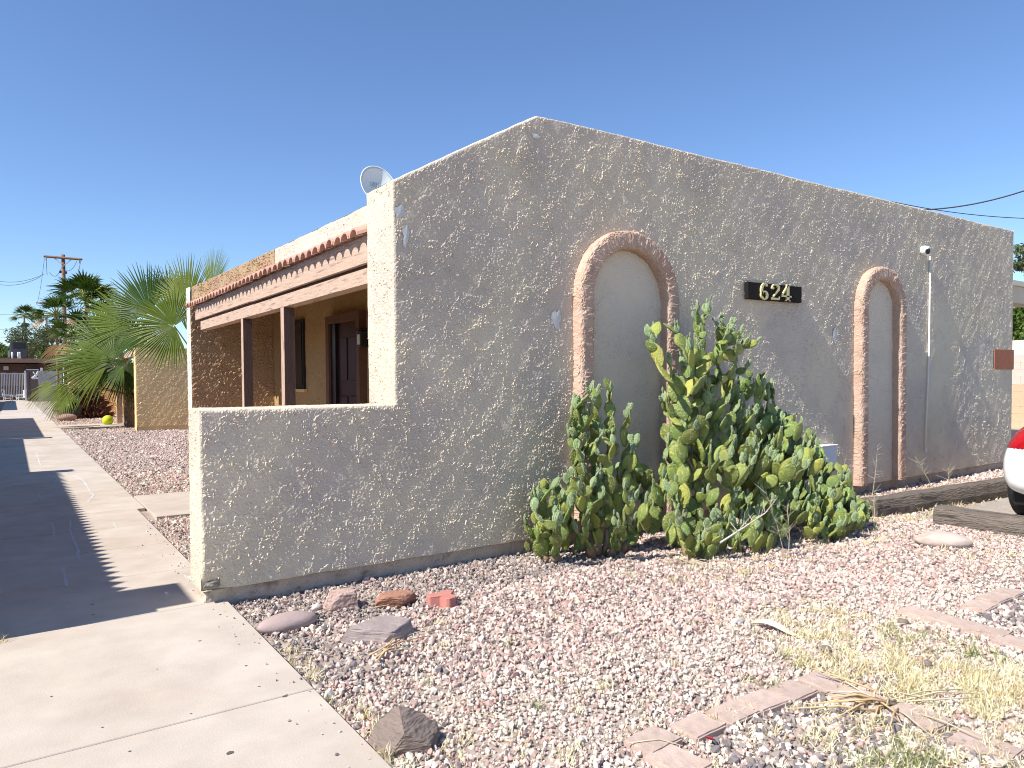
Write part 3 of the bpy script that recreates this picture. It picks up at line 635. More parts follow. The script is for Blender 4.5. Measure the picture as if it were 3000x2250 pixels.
o = paver(Vector((2.02, 1.84, 0)), .12, .15, .21, 'pinkish paver beside the corner paver, cut by the bottom of the frame')
# =================================================================== ROCKS
def rock(name, c, s, rz, m, label, seed, sub=4, flat=.5, facets=8, rough=.05, cuts=None, group=None, sink=.028, tilt=0, cat='rock'):
    r = random.Random(seed); bm = bmesh.new(); bmesh.ops.create_icosphere(bm, subdivisions=sub, radius=1)
    pl = cuts or [(Vector((r.gauss(0, 1), r.gauss(0, 1), r.gauss(0, .8))).normalized(), r.uniform(.62, .9)) for _ in range(facets)]
    ph = [r.uniform(0, 6) for _ in range(9)]
    for v in bm.verts:
        p = v.co.copy()
        for nn, dd in pl:
            nn = Vector(nn).normalized(); e = p.dot(nn)-dd
            if e > 0: p -= nn*e*.97
        k = math.sin(4*p.x+ph[0])*math.sin(5*p.y+ph[1])*math.sin(4*p.z+ph[2])+.5*math.sin(11*p.x+ph[3])*math.sin(12*p.y+ph[4])*math.sin(9*p.z+ph[5])+.3*r.uniform(-1, 1)
        p *= 1+rough*k+(.018*math.sin(34*p.z+3*p.x+ph[6])*(1 if cuts else 0))+.01*r.uniform(-1, 1)*(1 if cuts else 0)
        v.co = Vector((p.x*s[0], p.y*s[1], p.z*s[2]))
    o = bmobj(name, bm, m, smooth=not cuts, label=label, cat=cat, group=group)
    zmin = min(v.co.z for v in o.data.vertices); o.location = (c[0], c[1], -zmin-sink); o.rotation_euler = (tilt, 0, rz); return o
M_rpink = mat('rock_pinkish', (.44, .31, .26), .95, .2, 12, 1, 60, col2=(.32, .22, .19), c2scale=10, bdist=.01)
M_rred = mat('rock_lava_red', (.40, .20, .13), .95, .2, 14, 1, 90, col2=(.25, .14, .10), c2scale=14, bdist=.012)
M_roval = mat('rock_mauve', (.36, .27, .25), .9, .12, 10, .5, 70)
M_rslab = mat('rock_purple_slate', (.29, .235, .22), .75, .15, 7, .7, 30, stretch=(1, 1, 4), col2=(.40, .33, .30), c2scale=5, c2pos=.6, bdist=.01)
M_rdark = mat('rock_dark_slate', (.20, .155, .13), .75, .2, 7, .9, 25, stretch=(1, 1, 5), bdist=.015)
M_rgrey = mat('rock_pale_grey', (.5, .47, .44), .9, .1, 10, .4, 40)
M_rboul = mat('rock_tan_boulder', (.46, .37, .32), .95, .12, 10, .5, 60)
M_brickp = mat('paver_brick_red', (.46, .19, .155), .9, .1, 15, .4, 80)
rock('rock', (1.70, 4.37), (.125, .085, .095), -.25, M_rpink, 'pinkish rough block of rock nearest the wall footing', 3, flat=.8, cuts=[((0, 0, 1), .72), ((1, 0, .1), .72), ((-1, .1, .35), .8), ((.1, -1, 0), .7), ((0, 1, 0), .7), ((0, 0, -1), .7), ((-.6, -.8, .5), .85)], rough=.04, group='loose rocks in the yard')
rock('rock', (2.0, 4.22), (.135, .09, .085), -.1, M_rred, 'rusty red porous lava rock between the block and the red paver', 8, cuts=[((0, 0, 1), .62), ((-.5, -.8, -.3), .6), ((.5, -.7, -.5), .65), ((0, 0, -1), .6)], rough=.05, group='loose rocks in the yard')
rock('rock', (1.30, 4.20), (.175, .09, .06), .02, M_roval, 'flat smooth oval mauve stone beside the sidewalk edge', 5, facets=0, rough=.02, cuts=None, group='loose rocks in the yard')
rock('rock', (1.68, 3.74), (.23, .15, .12), -.35, M_rslab, 'purple grey flat topped slate slab in the gravel', 9, sub=4, cuts=[((0, -.12, 1), .45), ((.9, -.5, .2), .62), ((-.5, -.85, .15), .52), ((.2, -1, -.1), .66), ((.6, .8, 0), .62), ((-.7, .7, .2), .6), ((0, 0, -1), .4)], rough=.03, group='loose rocks in the yard', tilt=.05)
rock('rock', (1.235, 2.545), (.155, .105, .125), -.55, M_rdark, 'dark brown wedge shaped rock at the bottom by the sidewalk', 12, cuts=[((-.75, -.45, .5), .42), ((.6, -.3, .75), .5), ((.25, -1, 0), .62), ((.9, -.2, 0), .75), ((0, 1, .2), .6), ((0, 0, -1), .55)], rough=.04, group='loose rocks in the yard')
rock('rock', (6.50, 2.95), (.215, .12, .075), -1.05, M_rboul, 'long low pale boulder lying in front of the railroad tie', 14, facets=3, rough=.04, group='loose rocks in the yard')
rock('rock', (1.55, 4.46), (.055, .035, .03), .3, M_rgrey, 'small white stone left of the pinkish block', 21, sub=3, group='loose rocks in the yard')
rock('rock', (1.445, 4.06), (.05, .03, .025), .8, M_rgrey, 'small pale grey stone right of the oval stone', 22, sub=3, group='loose rocks in the yard')
rock('rock', (2.55, 2.9), (.055, .035, .022), .2, M_rgrey, 'flat pale stone lying mid gravel', 23, sub=3, group='loose rocks in the yard').location = (*gp(2160, 1827)[:2], .012)
for q, px in enumerate([(2645, 1832), (2420, 1912), (2713, 1960)]):
    rock('rock', gp(*px)[:2], (.04, .03, .025), q, M_rdark, ('small black lump in the dry grass', 'small dark stone left in the dry grass', 'small dark purple stone in the right dry grass')[q], 30+q, sub=2, group='loose rocks in the yard', sink=.004)
# three-lobed red paver
bm = bmesh.new(); ring = []
for k in range(3):
    a = 2*PI*k/3+.35
    for (r, o_) in ((.045, -1.04), (.095, -.42), (.105, -.22), (.105, .22), (.095, .42)):
        ring.append((r*math.cos(a+o_), r*math.sin(a+o_)))
vb = [bm.verts.new((x, y, 0)) for x, y in ring]; vt = [bm.verts.new((x, y, .075)) for x, y in ring]; bm.faces.new(vb[::-1]); bm.faces.new(vt)
for i in range(15): bm.faces.new((vb[i], vb[(i+1) % 15], vt[(i+1) % 15], vt[i]))
bmesh.ops.bevel(bm, geom=[e for e in bm.edges], offset=.004, segments=1, affect='EDGES')
o = bmobj('interlocking_paver', bm, M_brickp, label='red three lobed interlocking paver lying alone in the gravel', cat='paver'); c = gp(1298, 1772); o.location = (c.x, c.y, -.005); o.rotation_euler = (0, 0, .3)
# valve cover
M_vc = mat('green_plastic', (.24, .32, .25), .6, .1)
vc = box('valve_cover', -.16, .16, -.22, .22, 0, .035, M_vc, bev=.01, label='pale green plastic irrigation valve cover beside the low wall', cat='cover')
vc.location = (1.40, 6.55, 0); 
for k in range(5):
    r_ = box('rib', -.13, .13, -.17+k*.08, -.15+k*.08, .036, .042, M_vc); r_.parent = vc
# railroad ties
def tie(a, b, w, h, m, label, seed):
    a = Vector(a); b = Vector(b); L = (b-a).length; ang = math.atan2(b.y-a.y, b.x-a.x); nx = 60; r = random.Random(seed)
    prof = []
    for k in range(20):
        t = 2*PI*k/20; c, s = math.cos(t), math.sin(t); prof.append((w/2*math.copysign(abs(c)**.45, c), h/2*math.copysign(abs(s)**.45, s)))
    nz = vnoise(nx, 20, 1.2, seed); nl = vnoise(nx, 20, 9, seed+1); gr = [r.uniform(-1, 1) for _ in range(20)]
    V, F = [], []
    for i in range(nx):
        for j, (p, q) in enumerate(prof):
            d = 1+.06*(nz[i, j]-.5)+.3*(nl[i, j]-.5)+.05*gr[j]
            V.append((L*i/(nx-1), p*d, h/2-.03+q*d))
    for i in range(nx-1):
        for j in range(20): F.append((i*20+j, i*20+(j+1) % 20, (i+1)*20+(j+1) % 20, (i+1)*20+j))
    F.append(tuple(range(19, -1, -1))); F.append(tuple(range((nx-1)*20, nx*20)))
    o = mobj('railroad_tie', V, F, m, label=label, cat='timber', group='weathered railroad ties bordering the lot'); o.location = a; o.rotation_euler = (0, 0, ang)
tie((7.25, 4.02, 0), (9.72, 3.80, 0), .24, .23, M_tie, 'dark cracked railroad tie lying parallel to the wall', 1)
tie((9.75, 3.88, 0), (11.9, 3.7, 0), .24, .22, M_tie, 'grey railroad tie end behind the white car', 2)
tie((7.50, 3.45, 0), (7.58, .9, 0), .21, .20, M_tie, 'brown split railroad tie running out of the frame below the car', 3)
# =================================================================== SMALL WALL THINGS
yb_ = YF-.055
cL = onp(2192, 850, 1, yb_); cR = onp(2349, 864, 1, yb_); hgt = onp(2192, 824, 1, yb_).z-onp(2192, 874, 1, yb_).z
c = (cL+cR)/2
sg = empty('house_number_sign', (c.x, YF, c.z), 'dark wooden board with pale brass numerals 624 on the wall', 'sign')
hw_ = (cR.x-cL.x)/2; slope_ = math.atan2(cL.z-cR.z, 2*hw_)
bm = bmesh.new(); bxm(bm, -hw_, hw_, -.055, -.008, -hgt/2, hgt/2, .003); bmesh.ops.rotate(bm, cent=(0, 0, 0), matrix=Matrix.Rotation(slope_, 3, 'Y'), verts=bm.verts); bmobj('board', bm, M_board, parent=sg)
def stroke(pts, ws, dep=.018):
    V, F = [], []; n = len(pts)
    for i in range(n):
        p = Vector(pts[i]); d = (Vector(pts[min(i+1, n-1)])-Vector(pts[max(i-1, 0)])).normalized(); nn = Vector((-d.y, d.x))*ws[i]/2
        for s_, y_ in ((1, 0), (-1, 0), (-1, -dep), (1, -dep)): V.append((p.x+nn.x*s_, y_, p.y+nn.y*s_))
    for i in range(n-1):
        for j in range(4): F.append((i*4+j, i*4+(j+1) % 4, i*4+4+(j+1) % 4, i*4+4+j))
    F += [(0, 1, 2, 3), (n*4-1, n*4-2, n*4-3, n*4-4)]; return V, F
def arc(cx, cy, rx, ry, a0, a1, n=14): return [(cx+rx*math.cos(math.radians(a0+(a1-a0)*i/n)), cy+ry*math.sin(math.radians(a0+(a1-a0)*i/n))) for i in range(n+1)]
D6 = [stroke(arc(0, .24, .21, .24, 0, 360, 20), [.07+.07*abs(math.cos(2*PI*i/20)) for i in range(21)]), stroke(arc(.09, .46, .30, .50, 82, 215, 14), [.05+.10*math.sin(PI*i/14) for i in range(15)]), stroke(arc(.15, .86, .05, .05, 0, 360, 8), [.07]*9)]
D2 = [stroke(arc(0, .74, .21, .22, 170, -30, 12)+[(.08, .48), (-.1, .22), (-.22, .07)], [.05]*3+[.09]*4+[.13]*3+[.11]*3+[.08, .06, .06]), stroke([(-.24, .06), (.23, .06), (.25, .22)], [.13, .12, .04]), stroke(arc(-.17, .72, .04, .04, 0, 360, 8), [.07]*9)]
D4 = [stroke([(.08, 0), (.08, 1.0)], [.14, .14]), stroke([(.10, .98), (-.25, .30)], [.06, .06]), stroke([(-.27, .28), (.28, .28)], [.09, .09]), stroke([(-.05, .03), (.21, .03)], [.06, .06])]
for i, (D, pa, pb, pt, pbm) in enumerate(((D6, 2229, 2253, 827, 877), (D2, 2261, 2287, 831, 879), (D4, 2290, 2321, 832, 883))):
    V, F = merge(D); q0 = onp(pa, pbm, 1, YF-.075); q1 = onp(pb, pt, 1, YF-.075); w_ = q1.x-q0.x; h_ = onp((pa+pb)/2, pt, 1, YF-.075).z-onp((pa+pb)/2, pbm, 1, YF-.075).z
    xs = [v[0] for v in V]; mx_ = (max(xs)+min(xs))/2; wx = max(xs)-min(xs); zc_ = (onp((pa+pb)/2, pt, 1, YF-.075).z+onp((pa+pb)/2, pbm, 1, YF-.075).z)/2
    o = mobj('numeral', [((v[0]-mx_)/wx*w_*.92, v[1]-.0565, (v[2]-.5)*h_*.96) for v in V], F, M_gold, parent=sg); o.location = ((q0.x+q1.x)/2-c.x, 0, zc_-c.z)
    o['label'] = ('brass numeral 6', 'brass numeral 2', 'brass numeral 4')[i]
# camera + conduit
c = onp(2711, 733, 1, YF-.05)
sc = empty('security_camera', (c.x, YF, c.z), 'small round white security camera high on the wall above the conduit', 'camera')
V, F = tube_geo([(0, -.005, 0), (0, -.03, 0), (-.006, -.08, -.012)], [.055, .062, .060], 16); mobj('housing', V, F, M_white, parent=sc, smooth=True)
V, F = tube_geo([(-.006, -.081, -.012), (-.007, -.086, -.012)], [.045, .045], 16); mobj('lens_plate', V, F, M_black, parent=sc)
V, F = tube_geo([(-.007, -.087, -.012), (-.008, -.094, -.012)], [.014, .012], 10); mobj('lens', V, F, M_dark, parent=sc)
ct = onp(2720, 752, 1, YF); cb = onp(2705, 1318, 1, YF)
tube('conduit_pipe', [(ct.x, YF-.022, ct.z), (ct.x-.01, YF-.022, 1.7), (cb.x, YF-.022, cb.z)], .011, mat('pvc', (.72, .70, .64), .6, .05), None, 8, label='thin pale conduit pipe running down the wall under the camera', cat='pipe')
tube('cable', [(cb.x+.005, YF-.03, cb.z+.02), (cb.x+.0, YF-.03, cb.z-.02)], .016, M_white, None, 6, label='small white cap at the foot of the conduit', cat='pipe fitting')
# patch plate
M_rust = mat('rusty_orange', (.40, .15, .08), .8, .15, 9, .3, 30)
c0 = onp(2913, 1023, 1, YF-.012); c1 = onp(2918, 1082, 1, YF-.012)
bm = bmesh.new(); bxm(bm, c0.x, XR+.02, YF-.018, YF-.011, c1.z, c0.z, .002); bxm(bm, XR+.012, XR+.02, YF-.0105, YF+.2, c1.z, c0.z, .002)
pt = bmobj('metal_patch', bm, M_rust, label='rust orange metal plate wrapped round the right wall corner', cat='plate')
# electrical box
c = onp(2420, 1340, 1, YF-.06)
eb = empty('utility_box', (c.x, YF, c.z), 'white utility box on the wall behind the cactus', 'box'); bm = bmesh.new(); bxm(bm, -.16, .14, -.11, -.012, -.12, .13, .004); bmobj('box_body', bm, mat('box_white', (.62, .66, .70), .6, .04), parent=eb)
bm = bmesh.new(); bxm(bm, -.17, .15, -.12, -.012, .132, .147, .003); bmobj('box_lid', bm, M_white, parent=eb)
# satellite dish
dc = onp(1108, 545, 1, 9.6)
sd = empty('satellite_dish', (dc.x, dc.y, 2.7), 'pale grey satellite dish standing on the roof behind the parapet', 'satellite dish')
nrm = (Vector((.02, -.92, .30))).normalized(); a_ = nrm.cross(Vector((0, 0, 1))).normalized(); b_ = a_.cross(nrm); M_dish = mat('dish_grey', (.62, .66, .67), .55, .05, 4)
Md = Matrix((a_, b_, nrm)).transposed().to_4x4(); Md.translation = Vector((0, 0, dc.z-2.7))
V, F = [], []
for side, off in ((0, 0), (1, -.012)):
    base = len(V)
    for i in range(9):
        rr = i/8
        for k in range(40):
            t = 2*PI*k/40; V.append(Md @ Vector((.27*rr*math.cos(t), .30*rr*math.sin(t), .075*rr*rr-.05+off)))
    for i in range(8):
        for k in range(40):
            q = (base+i*40+k, base+i*40+(k+1) % 40, base+(i+1)*40+(k+1) % 40, base+(i+1)*40+k); F.append(q if side == 0 else q[::-1])
for k in range(40): F.append((320+k, 320+(k+1) % 40, 680+(k+1) % 40, 680+k))
mobj('dish', V, F, M_dish, parent=sd, smooth=True)
rim = [Md @ Vector((.272*math.cos(2*PI*k/40), .302*math.sin(2*PI*k/40), .022)) for k in range(41)]; V, F = tube_geo(rim, .007, 6, False); mobj('rim', V, F, M_white, parent=sd, smooth=True)
V, F = tube_geo([(0, 0, 0), (0.02, .02, dc.z-2.75)], .022, 8); mobj('mast', V, F, M_metal, parent=sd)
V, F = tube_geo([Md @ Vector((0, -.33, -.01)), Md @ Vector((0, -.30, .42))], .012, 6); mobj('feed_arm', V, F, M_metal, parent=sd)
tcv = bpy.data.curves.new('embossed_word', 'FONT'); tcv.body = 'dish'; tcv.size = .16; tcv.extrude = .002; tcv.align_x = 'CENTER'; tcv.align_y = 'CENTER'
to = bpy.data.objects.new('tmp', tcv); COL.objects.link(to); bpy.context.view_layer.update(); tme2 = bpy.data.meshes.new_from_object(to.evaluated_get(bpy.context.evaluated_depsgraph_get())); bpy.data.objects.remove(to)
tme2.transform(Md @ Matrix.Translation((.06, .03, -.038)) @ Matrix.Rotation(PI, 4, 'Z')); tme2.materials.clear(); tme2.materials.append(mat('dish_emboss', (.42, .46, .49), .6, .03)); o = bpy.data.objects.new('embossed_word', tme2); finish(o, parent=sd)
# cables over the roof (right)
M_cab = mat('cable_black', (.03, .03, .035), .6)
def cable(a, b, sag, r, label, grp=None, n=16):
    pts = []
    for i in range(n+1):
        t = i/n; p = a.lerp(b, t); p = p+Vector((0, 0, -sag*4*t*(1-t))); pts.append(p)
    return tube('overhead_cable', pts, r, M_cab, None, 5, label=label, cat='cable', group=grp)
cable(at(2690, 615, 22), at(3150, 500, 20), .25, .02, 'thick twisted overhead cable rising to the right over the roof')
cable(at(2600, 588, 22), at(3150, 640, 22), .18, .012, 'thin overhead cable crossing behind the thick one', None)
# =================================================================== PRICKLY PEARS
def pad_mesh(name, L_, W_, T_, mt, nare, young, seed, spines=0):
    r = random.Random(seed); V, F, MI = [], [], []; nr, ns = 9, 12; asym = r.uniform(-.07, .07); bend = r.uniform(-.12, .12)
    sk = [r.uniform(0, 6) for _ in range(6)]
    def surf(t, a):
        w = (math.sin(PI*min(1, t**.80))**.60 if 0 < t < 1 else 0)*(.62+.38*min(1, t*1.6)); w = max(w, .16*(1-t) if t < .15 else 0)
        c, s = math.cos(a), math.sin(a)
        x = W_/2*w*math.copysign(abs(c)**.85, c)*(1+asym*math.sin(PI*t)); y = T_/2*(w**.5)*math.copysign(abs(s)**.9, s)*(1.15-.35*t)
        z = t*L_; y += bend*L_*(t*t)*.6+L_*.012*(math.sin(9*t+sk[0])*math.cos(5*c+sk[1])+.8*math.sin(17*t+sk[2]+4*c))
        return Vector((x, y, z))
    for i in range(nr+1):
        t = i/nr; t = .5-.5*math.cos(PI*t) if i > nr*.6 else t
        for k in range(ns): V.append(surf(min(max(t, .0), .9995), 2*PI*k/ns))
    for i in range(nr):
        for k in range(ns): F.append((i*ns+k, i*ns+(k+1) % ns, (i+1)*ns+(k+1) % ns, (i+1)*ns+k)); MI.append(0)
    F.append(tuple(range(nr*ns, nr*ns+ns))); MI.append(0)
    def nub(p, n, s):
        o = len(V); t1 = n.cross(Vector((.3, .2, 1))).normalized(); t2 = n.cross(t1)
        V.extend([p+t1*s, p+t2*s, p-t1*s, p-t2*s, p+n*s*(1.3 if young else .8)])
        for q in range(4): F.append((o+q, o+(q+1) % 4, o+4)); MI.append(1)
    for side in (1, -1):
        for k in range(nare):
            t = r.uniform(.15, .95); cc = r.uniform(-.9, .9); a = math.acos(cc)*side
            p = surf(t, a); n = Vector((0, side, .15)).normalized(); nub(p, n, L_*(.026 if young else .019))
            if spines and r.random() < spines:
                d = (n+Vector((r.gauss(0, .5), 0, r.gauss(0, .5)))).normalized(); o = len(V); l = r.uniform(.02, .045); e = d.cross(Vector((0, 0, 1))).normalized()*.0011
                V.extend([p-e, p+e, p+d*l]); F.append((o, o+1, o+2)); MI.append(2)
    for k in range(int(nare*.9)):
        t = .35+.65*(k+.5)/(nare*.9); sd_ = 1 if k % 2 else -1; p = surf(min(t, .995), 0 if sd_ > 0 else PI); nub(p, Vector((sd_*.8, 0, .5)).normalized(), L_*(.024 if young else .012))
    me = bpy.data.meshes.new(name); me.from_pydata([tuple(v) for v in V], [], F); me.polygons.foreach_set('material_index', MI)
    me.polygons.foreach_set('use_smooth', [m == 0 for m in MI])
    for m in (mt, M_areole, M_spine): me.materials.append(m)
    return me
MAT_P = [pad_mesh('pad', 1, w, .16, m, 16, False, s, .3) for w, s, m in ((.68, 1, M_cactus), (.58, 2, M_cactus), (.76, 3, M_cactus), (.62, 4, M_cactold), (.66, 5, M_cactus))]
YNG_P = [pad_mesh('pad', 1, w, .22, M_cacty, 34, True, s) for w, s in ((.50, 11), (.42, 12), (.58, 13))]
BUD_P = [pad_mesh('pad', 1, .38, .25, M_cacty, 26, True, s) for s in (21, 22)]
env = [(1500, 1520), (1540, 1470), (1570, 1425), (1600, 1415), (1640, 1400), (1655, 1200), (1665, 1150), (1720, 1115), (1760, 1120), (1800, 1110), (1815, 1175), (1850, 1170), (1870, 1250), (1880, 1370), (1925, 1375), (1935, 1240), (1938, 1255), (1955, 1200), (1958, 1075), (1885, 960)]
ENV = {}
def top_at(px):
    e = [(1535, 1480), (1560, 1425), (1590, 1395), (1650, 1400), (1660, 1150), (1720, 1120), (1800, 1105), (1815, 1170), (1860, 1180), (1872, 1250), (1875, 1368), (1930, 1365), (1940, 1235), (1975, 1200), (1982, 1090),
         (2180, 1090), (2200, 1080), (2262, 1095), (2270, 1180), (2290, 1200), (2345, 1215), (2400, 1290), (2430, 1350), (2490, 1370), (2500, 1440), (2540, 1465), (2555, 1520)]
    if px < 1535 or px > 2560: return 1600
    for (a, b), (c, d) in zip(e, e[1:]):
        if a <= px <= c: return b+(d-b)*(px-a)/max(1, c-a)
    return 1600
def foot(px):
    e = [(1500, 1618), (1600, 1640), (1760, 1650), (1900, 1628), (2040, 1655), (2180, 1640), (2300, 1625), (2420, 1600), (2560, 1560)]
    for (a, b), (c, d) in zip(e, e[1:]):
        if a <= px <= c: return b+(d-b)*(px-a)/(c-a)
    return 1600
def make_cactus(base, label, branches, seed, rng, maxn=298, cap=None):
    r = random.Random(seed); root = empty('prickly_pear', base, label, 'cactus', 'prickly pear cacti against the wall'); cnt = [0]; stems = []
    def put(me, p, axis, L_, face):
        z = axis.normalized(); x = z.cross(face)
        if x.length < .1: x = z.cross(Vector((1, 0, .1)))
        x.normalize(); y = z.cross(x); m = Matrix((x, y, z)).transposed()
        o = bpy.data.objects.new('pad', me); COL.objects.link(o); o.parent = root
        Mw = Matrix.Translation(p-Vector(base)) @ m.to_4x4() @ Matrix.Diagonal((L_*r.uniform(.9, 1.1), L_, L_, 1)); o.matrix_local = Mw; cnt[0] += 1; return o
    def okp(p, free):
        if p.z < .06 or p.y > YF-.05: return False
        u, v = proj(p)
        return free or v > top_at(u)-6
    def facev():
        a = r.gauss(-2.05, .75); return Vector((math.cos(a), math.sin(a), r.uniform(-.1, .35)))
    def young(p, ax, free, k=1, big=1.0):
        for _ in range(k):
            d = (ax.normalized()*.7+Vector((r.gauss(0, .30), r.gauss(0, .25), .95))).normalized(); L_ = r.uniform(.06, .125)*big
            if okp(p+d*L_, free) and cnt[0] < maxn:
                put(r.choice(YNG_P if L_ > .08 else BUD_P), p-d*.005, d, L_, facev())
                if r.random() < .35:
                    L2 = r.uniform(.035, .06)
                    if okp(p+d*(L_+L2), free): put(r.choice(BUD_P), p+d*L_*.93, (d+Vector((r.gauss(0, .3), r.gauss(0, .3), .3))), L2, facev())
    for (path, Y, dense, big) in branches:
        free = Y < 0; Y = abs(Y)
        pts = [onp(px, py, 1, Y+(0 if i == len(path)-1 else (base[1]-Y)*(1-i/(len(path)-1))*.8)) for i, (px, py) in enumerate(path)]
        pts = [Vector((p.x, min(p.y, YF-.1), max(p.z, .0))) for p in pts]
        # resample
        seg = [(b-a).length for a, b in zip(pts, pts[1:])]; T = sum(seg); s_ = 0.0; first = True
        def P_at(s):
            for (a, b), l in zip(zip(pts, pts[1:]), seg):
                if s <= l or (b is pts[-1]): return a.lerp(b, min(1, s/max(l, 1e-6)))
                s -= l
        stem_end = T*(.22 if T > .5 else .10)
        if path[0][1] > 1550: stems.append([P_at(T*0), P_at(stem_end*.5)+Vector((r.uniform(-.02, .02), 0, 0)), P_at(stem_end)])
        s_ = stem_end*.4
        while s_ < T-.04:
            L_ = min(r.uniform(.14, .20)*big, max(.09, T-s_)); a = P_at(s_); b = P_at(min(T, s_+L_)); ax = (b-a)
            if ax.length < .03: break
            ax = ax.normalized()+Vector((r.gauss(0, .16), r.gauss(0, .16), 0)); ax.normalize(); last = s_+L_ > T-.07
            if cnt[0] < maxn and okp(a+ax*L_*.9, free or last): put(MAT_P[3] if (s_ < T*.4 and r.random() < .25) else r.choice(MAT_P), a, ax, L_, facev())
            for _ in range(dense if s_ > stem_end*.6 else 1):
                if r.random() < .85:
                    d = (ax*.6+Vector((r.gauss(0, .7), r.gauss(-.15, .6), .45))).normalized(); L2 = r.uniform(.11, .17)*big; q = a+ax*L_*r.uniform(.55, .95)
                    if okp(q+d*L2, free) and cnt[0] < maxn:
                        put(r.choice(MAT_P), q, d, L2, facev()); young(q+d*L2*.93, d, free, r.choice((0, 1, 1, 2)))
            if last: young(a+ax*L_*.93, ax, True if free else False, 3, 1.05)
            s_ += L_*.86
    x0, x1 = rng; k = 0
    while cnt[0] < maxn-4 and k < 9000:
        k += 1; px = r.uniform(x0, x1); te = top_at(px)+14; lo = (cap or foot(px))-10
        if te > lo-20: continue
        py = te+(lo-te)*r.random()**.85
        yf = gp(px, foot(px)).y; f_ = (lo-py)/max(60, lo-1120); yfr = yf+(4.42-yf)*min(1, f_*1.05)
        Y = min(yfr+abs(r.gauss(0, .16)), YF-.12); p = onp(px, py, 1, Y)
        if p.z < .0: continue
        L_ = r.uniform(.14, .225); d = Vector(((p.x-base[0])*.5+r.gauss(0, .30), (Y-base[1])*.4+r.gauss(-.1, .30), .80)).normalized()
        if not okp(p+d*L_, False):
            L_ = r.uniform(.09, .12)
            if not okp(p+d*L_, False): continue
        put(MAT_P[3] if r.random() < .05 else r.choice(MAT_P), p, d, L_, facev())
        young(p+d*L_*.93, d, False, r.choice((0, 0, 1, 1, 2)))
    geo = [tube_geo(s, [.04, .03, .012], 7) for s in stems]; V, F = merge(geo); o = mobj('trunk', V, F, M_stem, smooth=True); kid(o, root)
    print('pads', label[:20], cnt[0]); return root
def fan(base, tips, Ys, dense=2, big=1.0):
    out = []
    for (t, Y) in zip(tips, Ys):
        b = (base[0]+(t[0]-base[0])*.35+rnd.uniform(-15, 15), base[1]+rnd.uniform(-5, 12)); m = (b[0]+(t[0]-b[0])*.55, b[1]+(t[1]-b[1])*.40)
        out.append(([b, m, t], Y, dense, big))
    return out
tl0 = [(1560, 1500), (1590, 1450), (1625, 1430), (1660, 1480), (1640, 1540)]
tl = [(1700, 1440), (1745, 1400), (1700, 1330), (1685, 1200), (1735, 1150), (1790, 1145), (1840, 1210), (1790, 1300), (1675, 1280), (1850, 1320), (1850, 1480), (1900, 1410)]
def cac(px, py, Y, label, br, seed, rng, mx, cap=None): c = gp(px, py); make_cactus((c.x, Y, 0), label, br, seed, rng, mx, cap)
cac(1620, 1630, 4.5, 'low prickly pear at the left end of the row', fan((1620, 1632), tl0, [4.4, 4.45, 4.5, 4.3, 4.2], 1), 2, (1538, 1720), 150)
cac(1770, 1635, 4.42, 'prickly pear column in front of the larger arch panel', fan((1760, 1620), tl, [4.2, 4.35, 4.35, 4.45, 4.5, 4.45, 4.45, 4.3, 4.4, 4.4, 4.0, 4.3], 1), 3, (1650, 1925), 285)
big_br = [([(2015, 1640), (1995, 1400), (1978, 1200), (1975, 1130), (1955, 1070)], -4.35, 0, 1.3), ([(1975, 1130), (1935, 1065), (1915, 990)], -4.32, 2, 1.2), ([(2000, 1400), (2010, 1180), (2015, 1100), (2045, 1020), (2055, 960)], -4.4, 1, 1.25),
          ([(2015, 1180), (2040, 1110), (2090, 1040), (2130, 1000)], -4.35, 2, 1.35), ([(2020, 1120), (2015, 1050), (1985, 975)], -4.45, 2, 1.15), ([(2090, 1060), (2150, 1035), (2175, 1018)], -4.4, 1, 1.1), ([(2110, 1120), (2130, 1100), (2145, 1092)], -4.45, 1, .9), ([(2055, 1000), (2066, 940), (2068, 918)], -4.35, 0, .62), ([(2120, 1010), (2140, 965)], -4.35, 1, .9), ([(2030, 1200), (2090, 1150), (2110, 1110)], -4.4, 1, 1.1), ([(2000, 1250), (1960, 1220), (1950, 1180)], -4.4, 1, .9)]
tm = [(1960, 1290), (2000, 1260), (2060, 1180), (2120, 1190), (2160, 1150), (2230, 1110), (2200, 1180), (2255, 1180), (2120, 1330), (2050, 1400)]
cac(2030, 1650, 4.05, 'tallest prickly pear with a high branching top near the arch leg', big_br+fan((2030, 1640), tm[:6], [4.4, 4.3, 4.2, 4.35, 4.3, 4.45], 1, 1.15), 8, (1925, 2290), 299)
cac(2060, 1650, 3.9, 'low prickly pear at the foot of the tallest one', fan((2040, 1645), [(1960, 1440), (1990, 1530), (2090, 1540), (2150, 1440), (2180, 1530)], [4.0, 3.8, 3.7, 3.85, 3.8], 1), 9, (1868, 2260), 296)
tr = [(2300, 1230), (2340, 1250), (2370, 1300), (2290, 1330), (2330, 1400), (2270, 1440), (2270, 1270)]
cac(2270, 1630, 4.0, 'dense prickly pear behind the dry branch, left of the right end', fan((2280, 1620), tr, [4.4, 4.45, 4.4, 4.2, 4.0, 4.1, 4.3], 1), 15, (2200, 2400), 290)
_ta = top_at
cac(2200, 1635, 4.3, 'upper prickly pear filling in behind the stretched yellow pad below the number sign', fan((2200, 1600), [(2230, 1120), (2255, 1170), (2150, 1180), (2180, 1260), (2300, 1240)], [4.45, 4.4, 4.4, 4.4, 4.4], 1, 1.1), 19, (2080, 2330), 296, 1440)
tr = [(2420, 1360), (2470, 1390), (2500, 1440), (2545, 1510), (2380, 1440), (2450, 1480), (2500, 1530)]
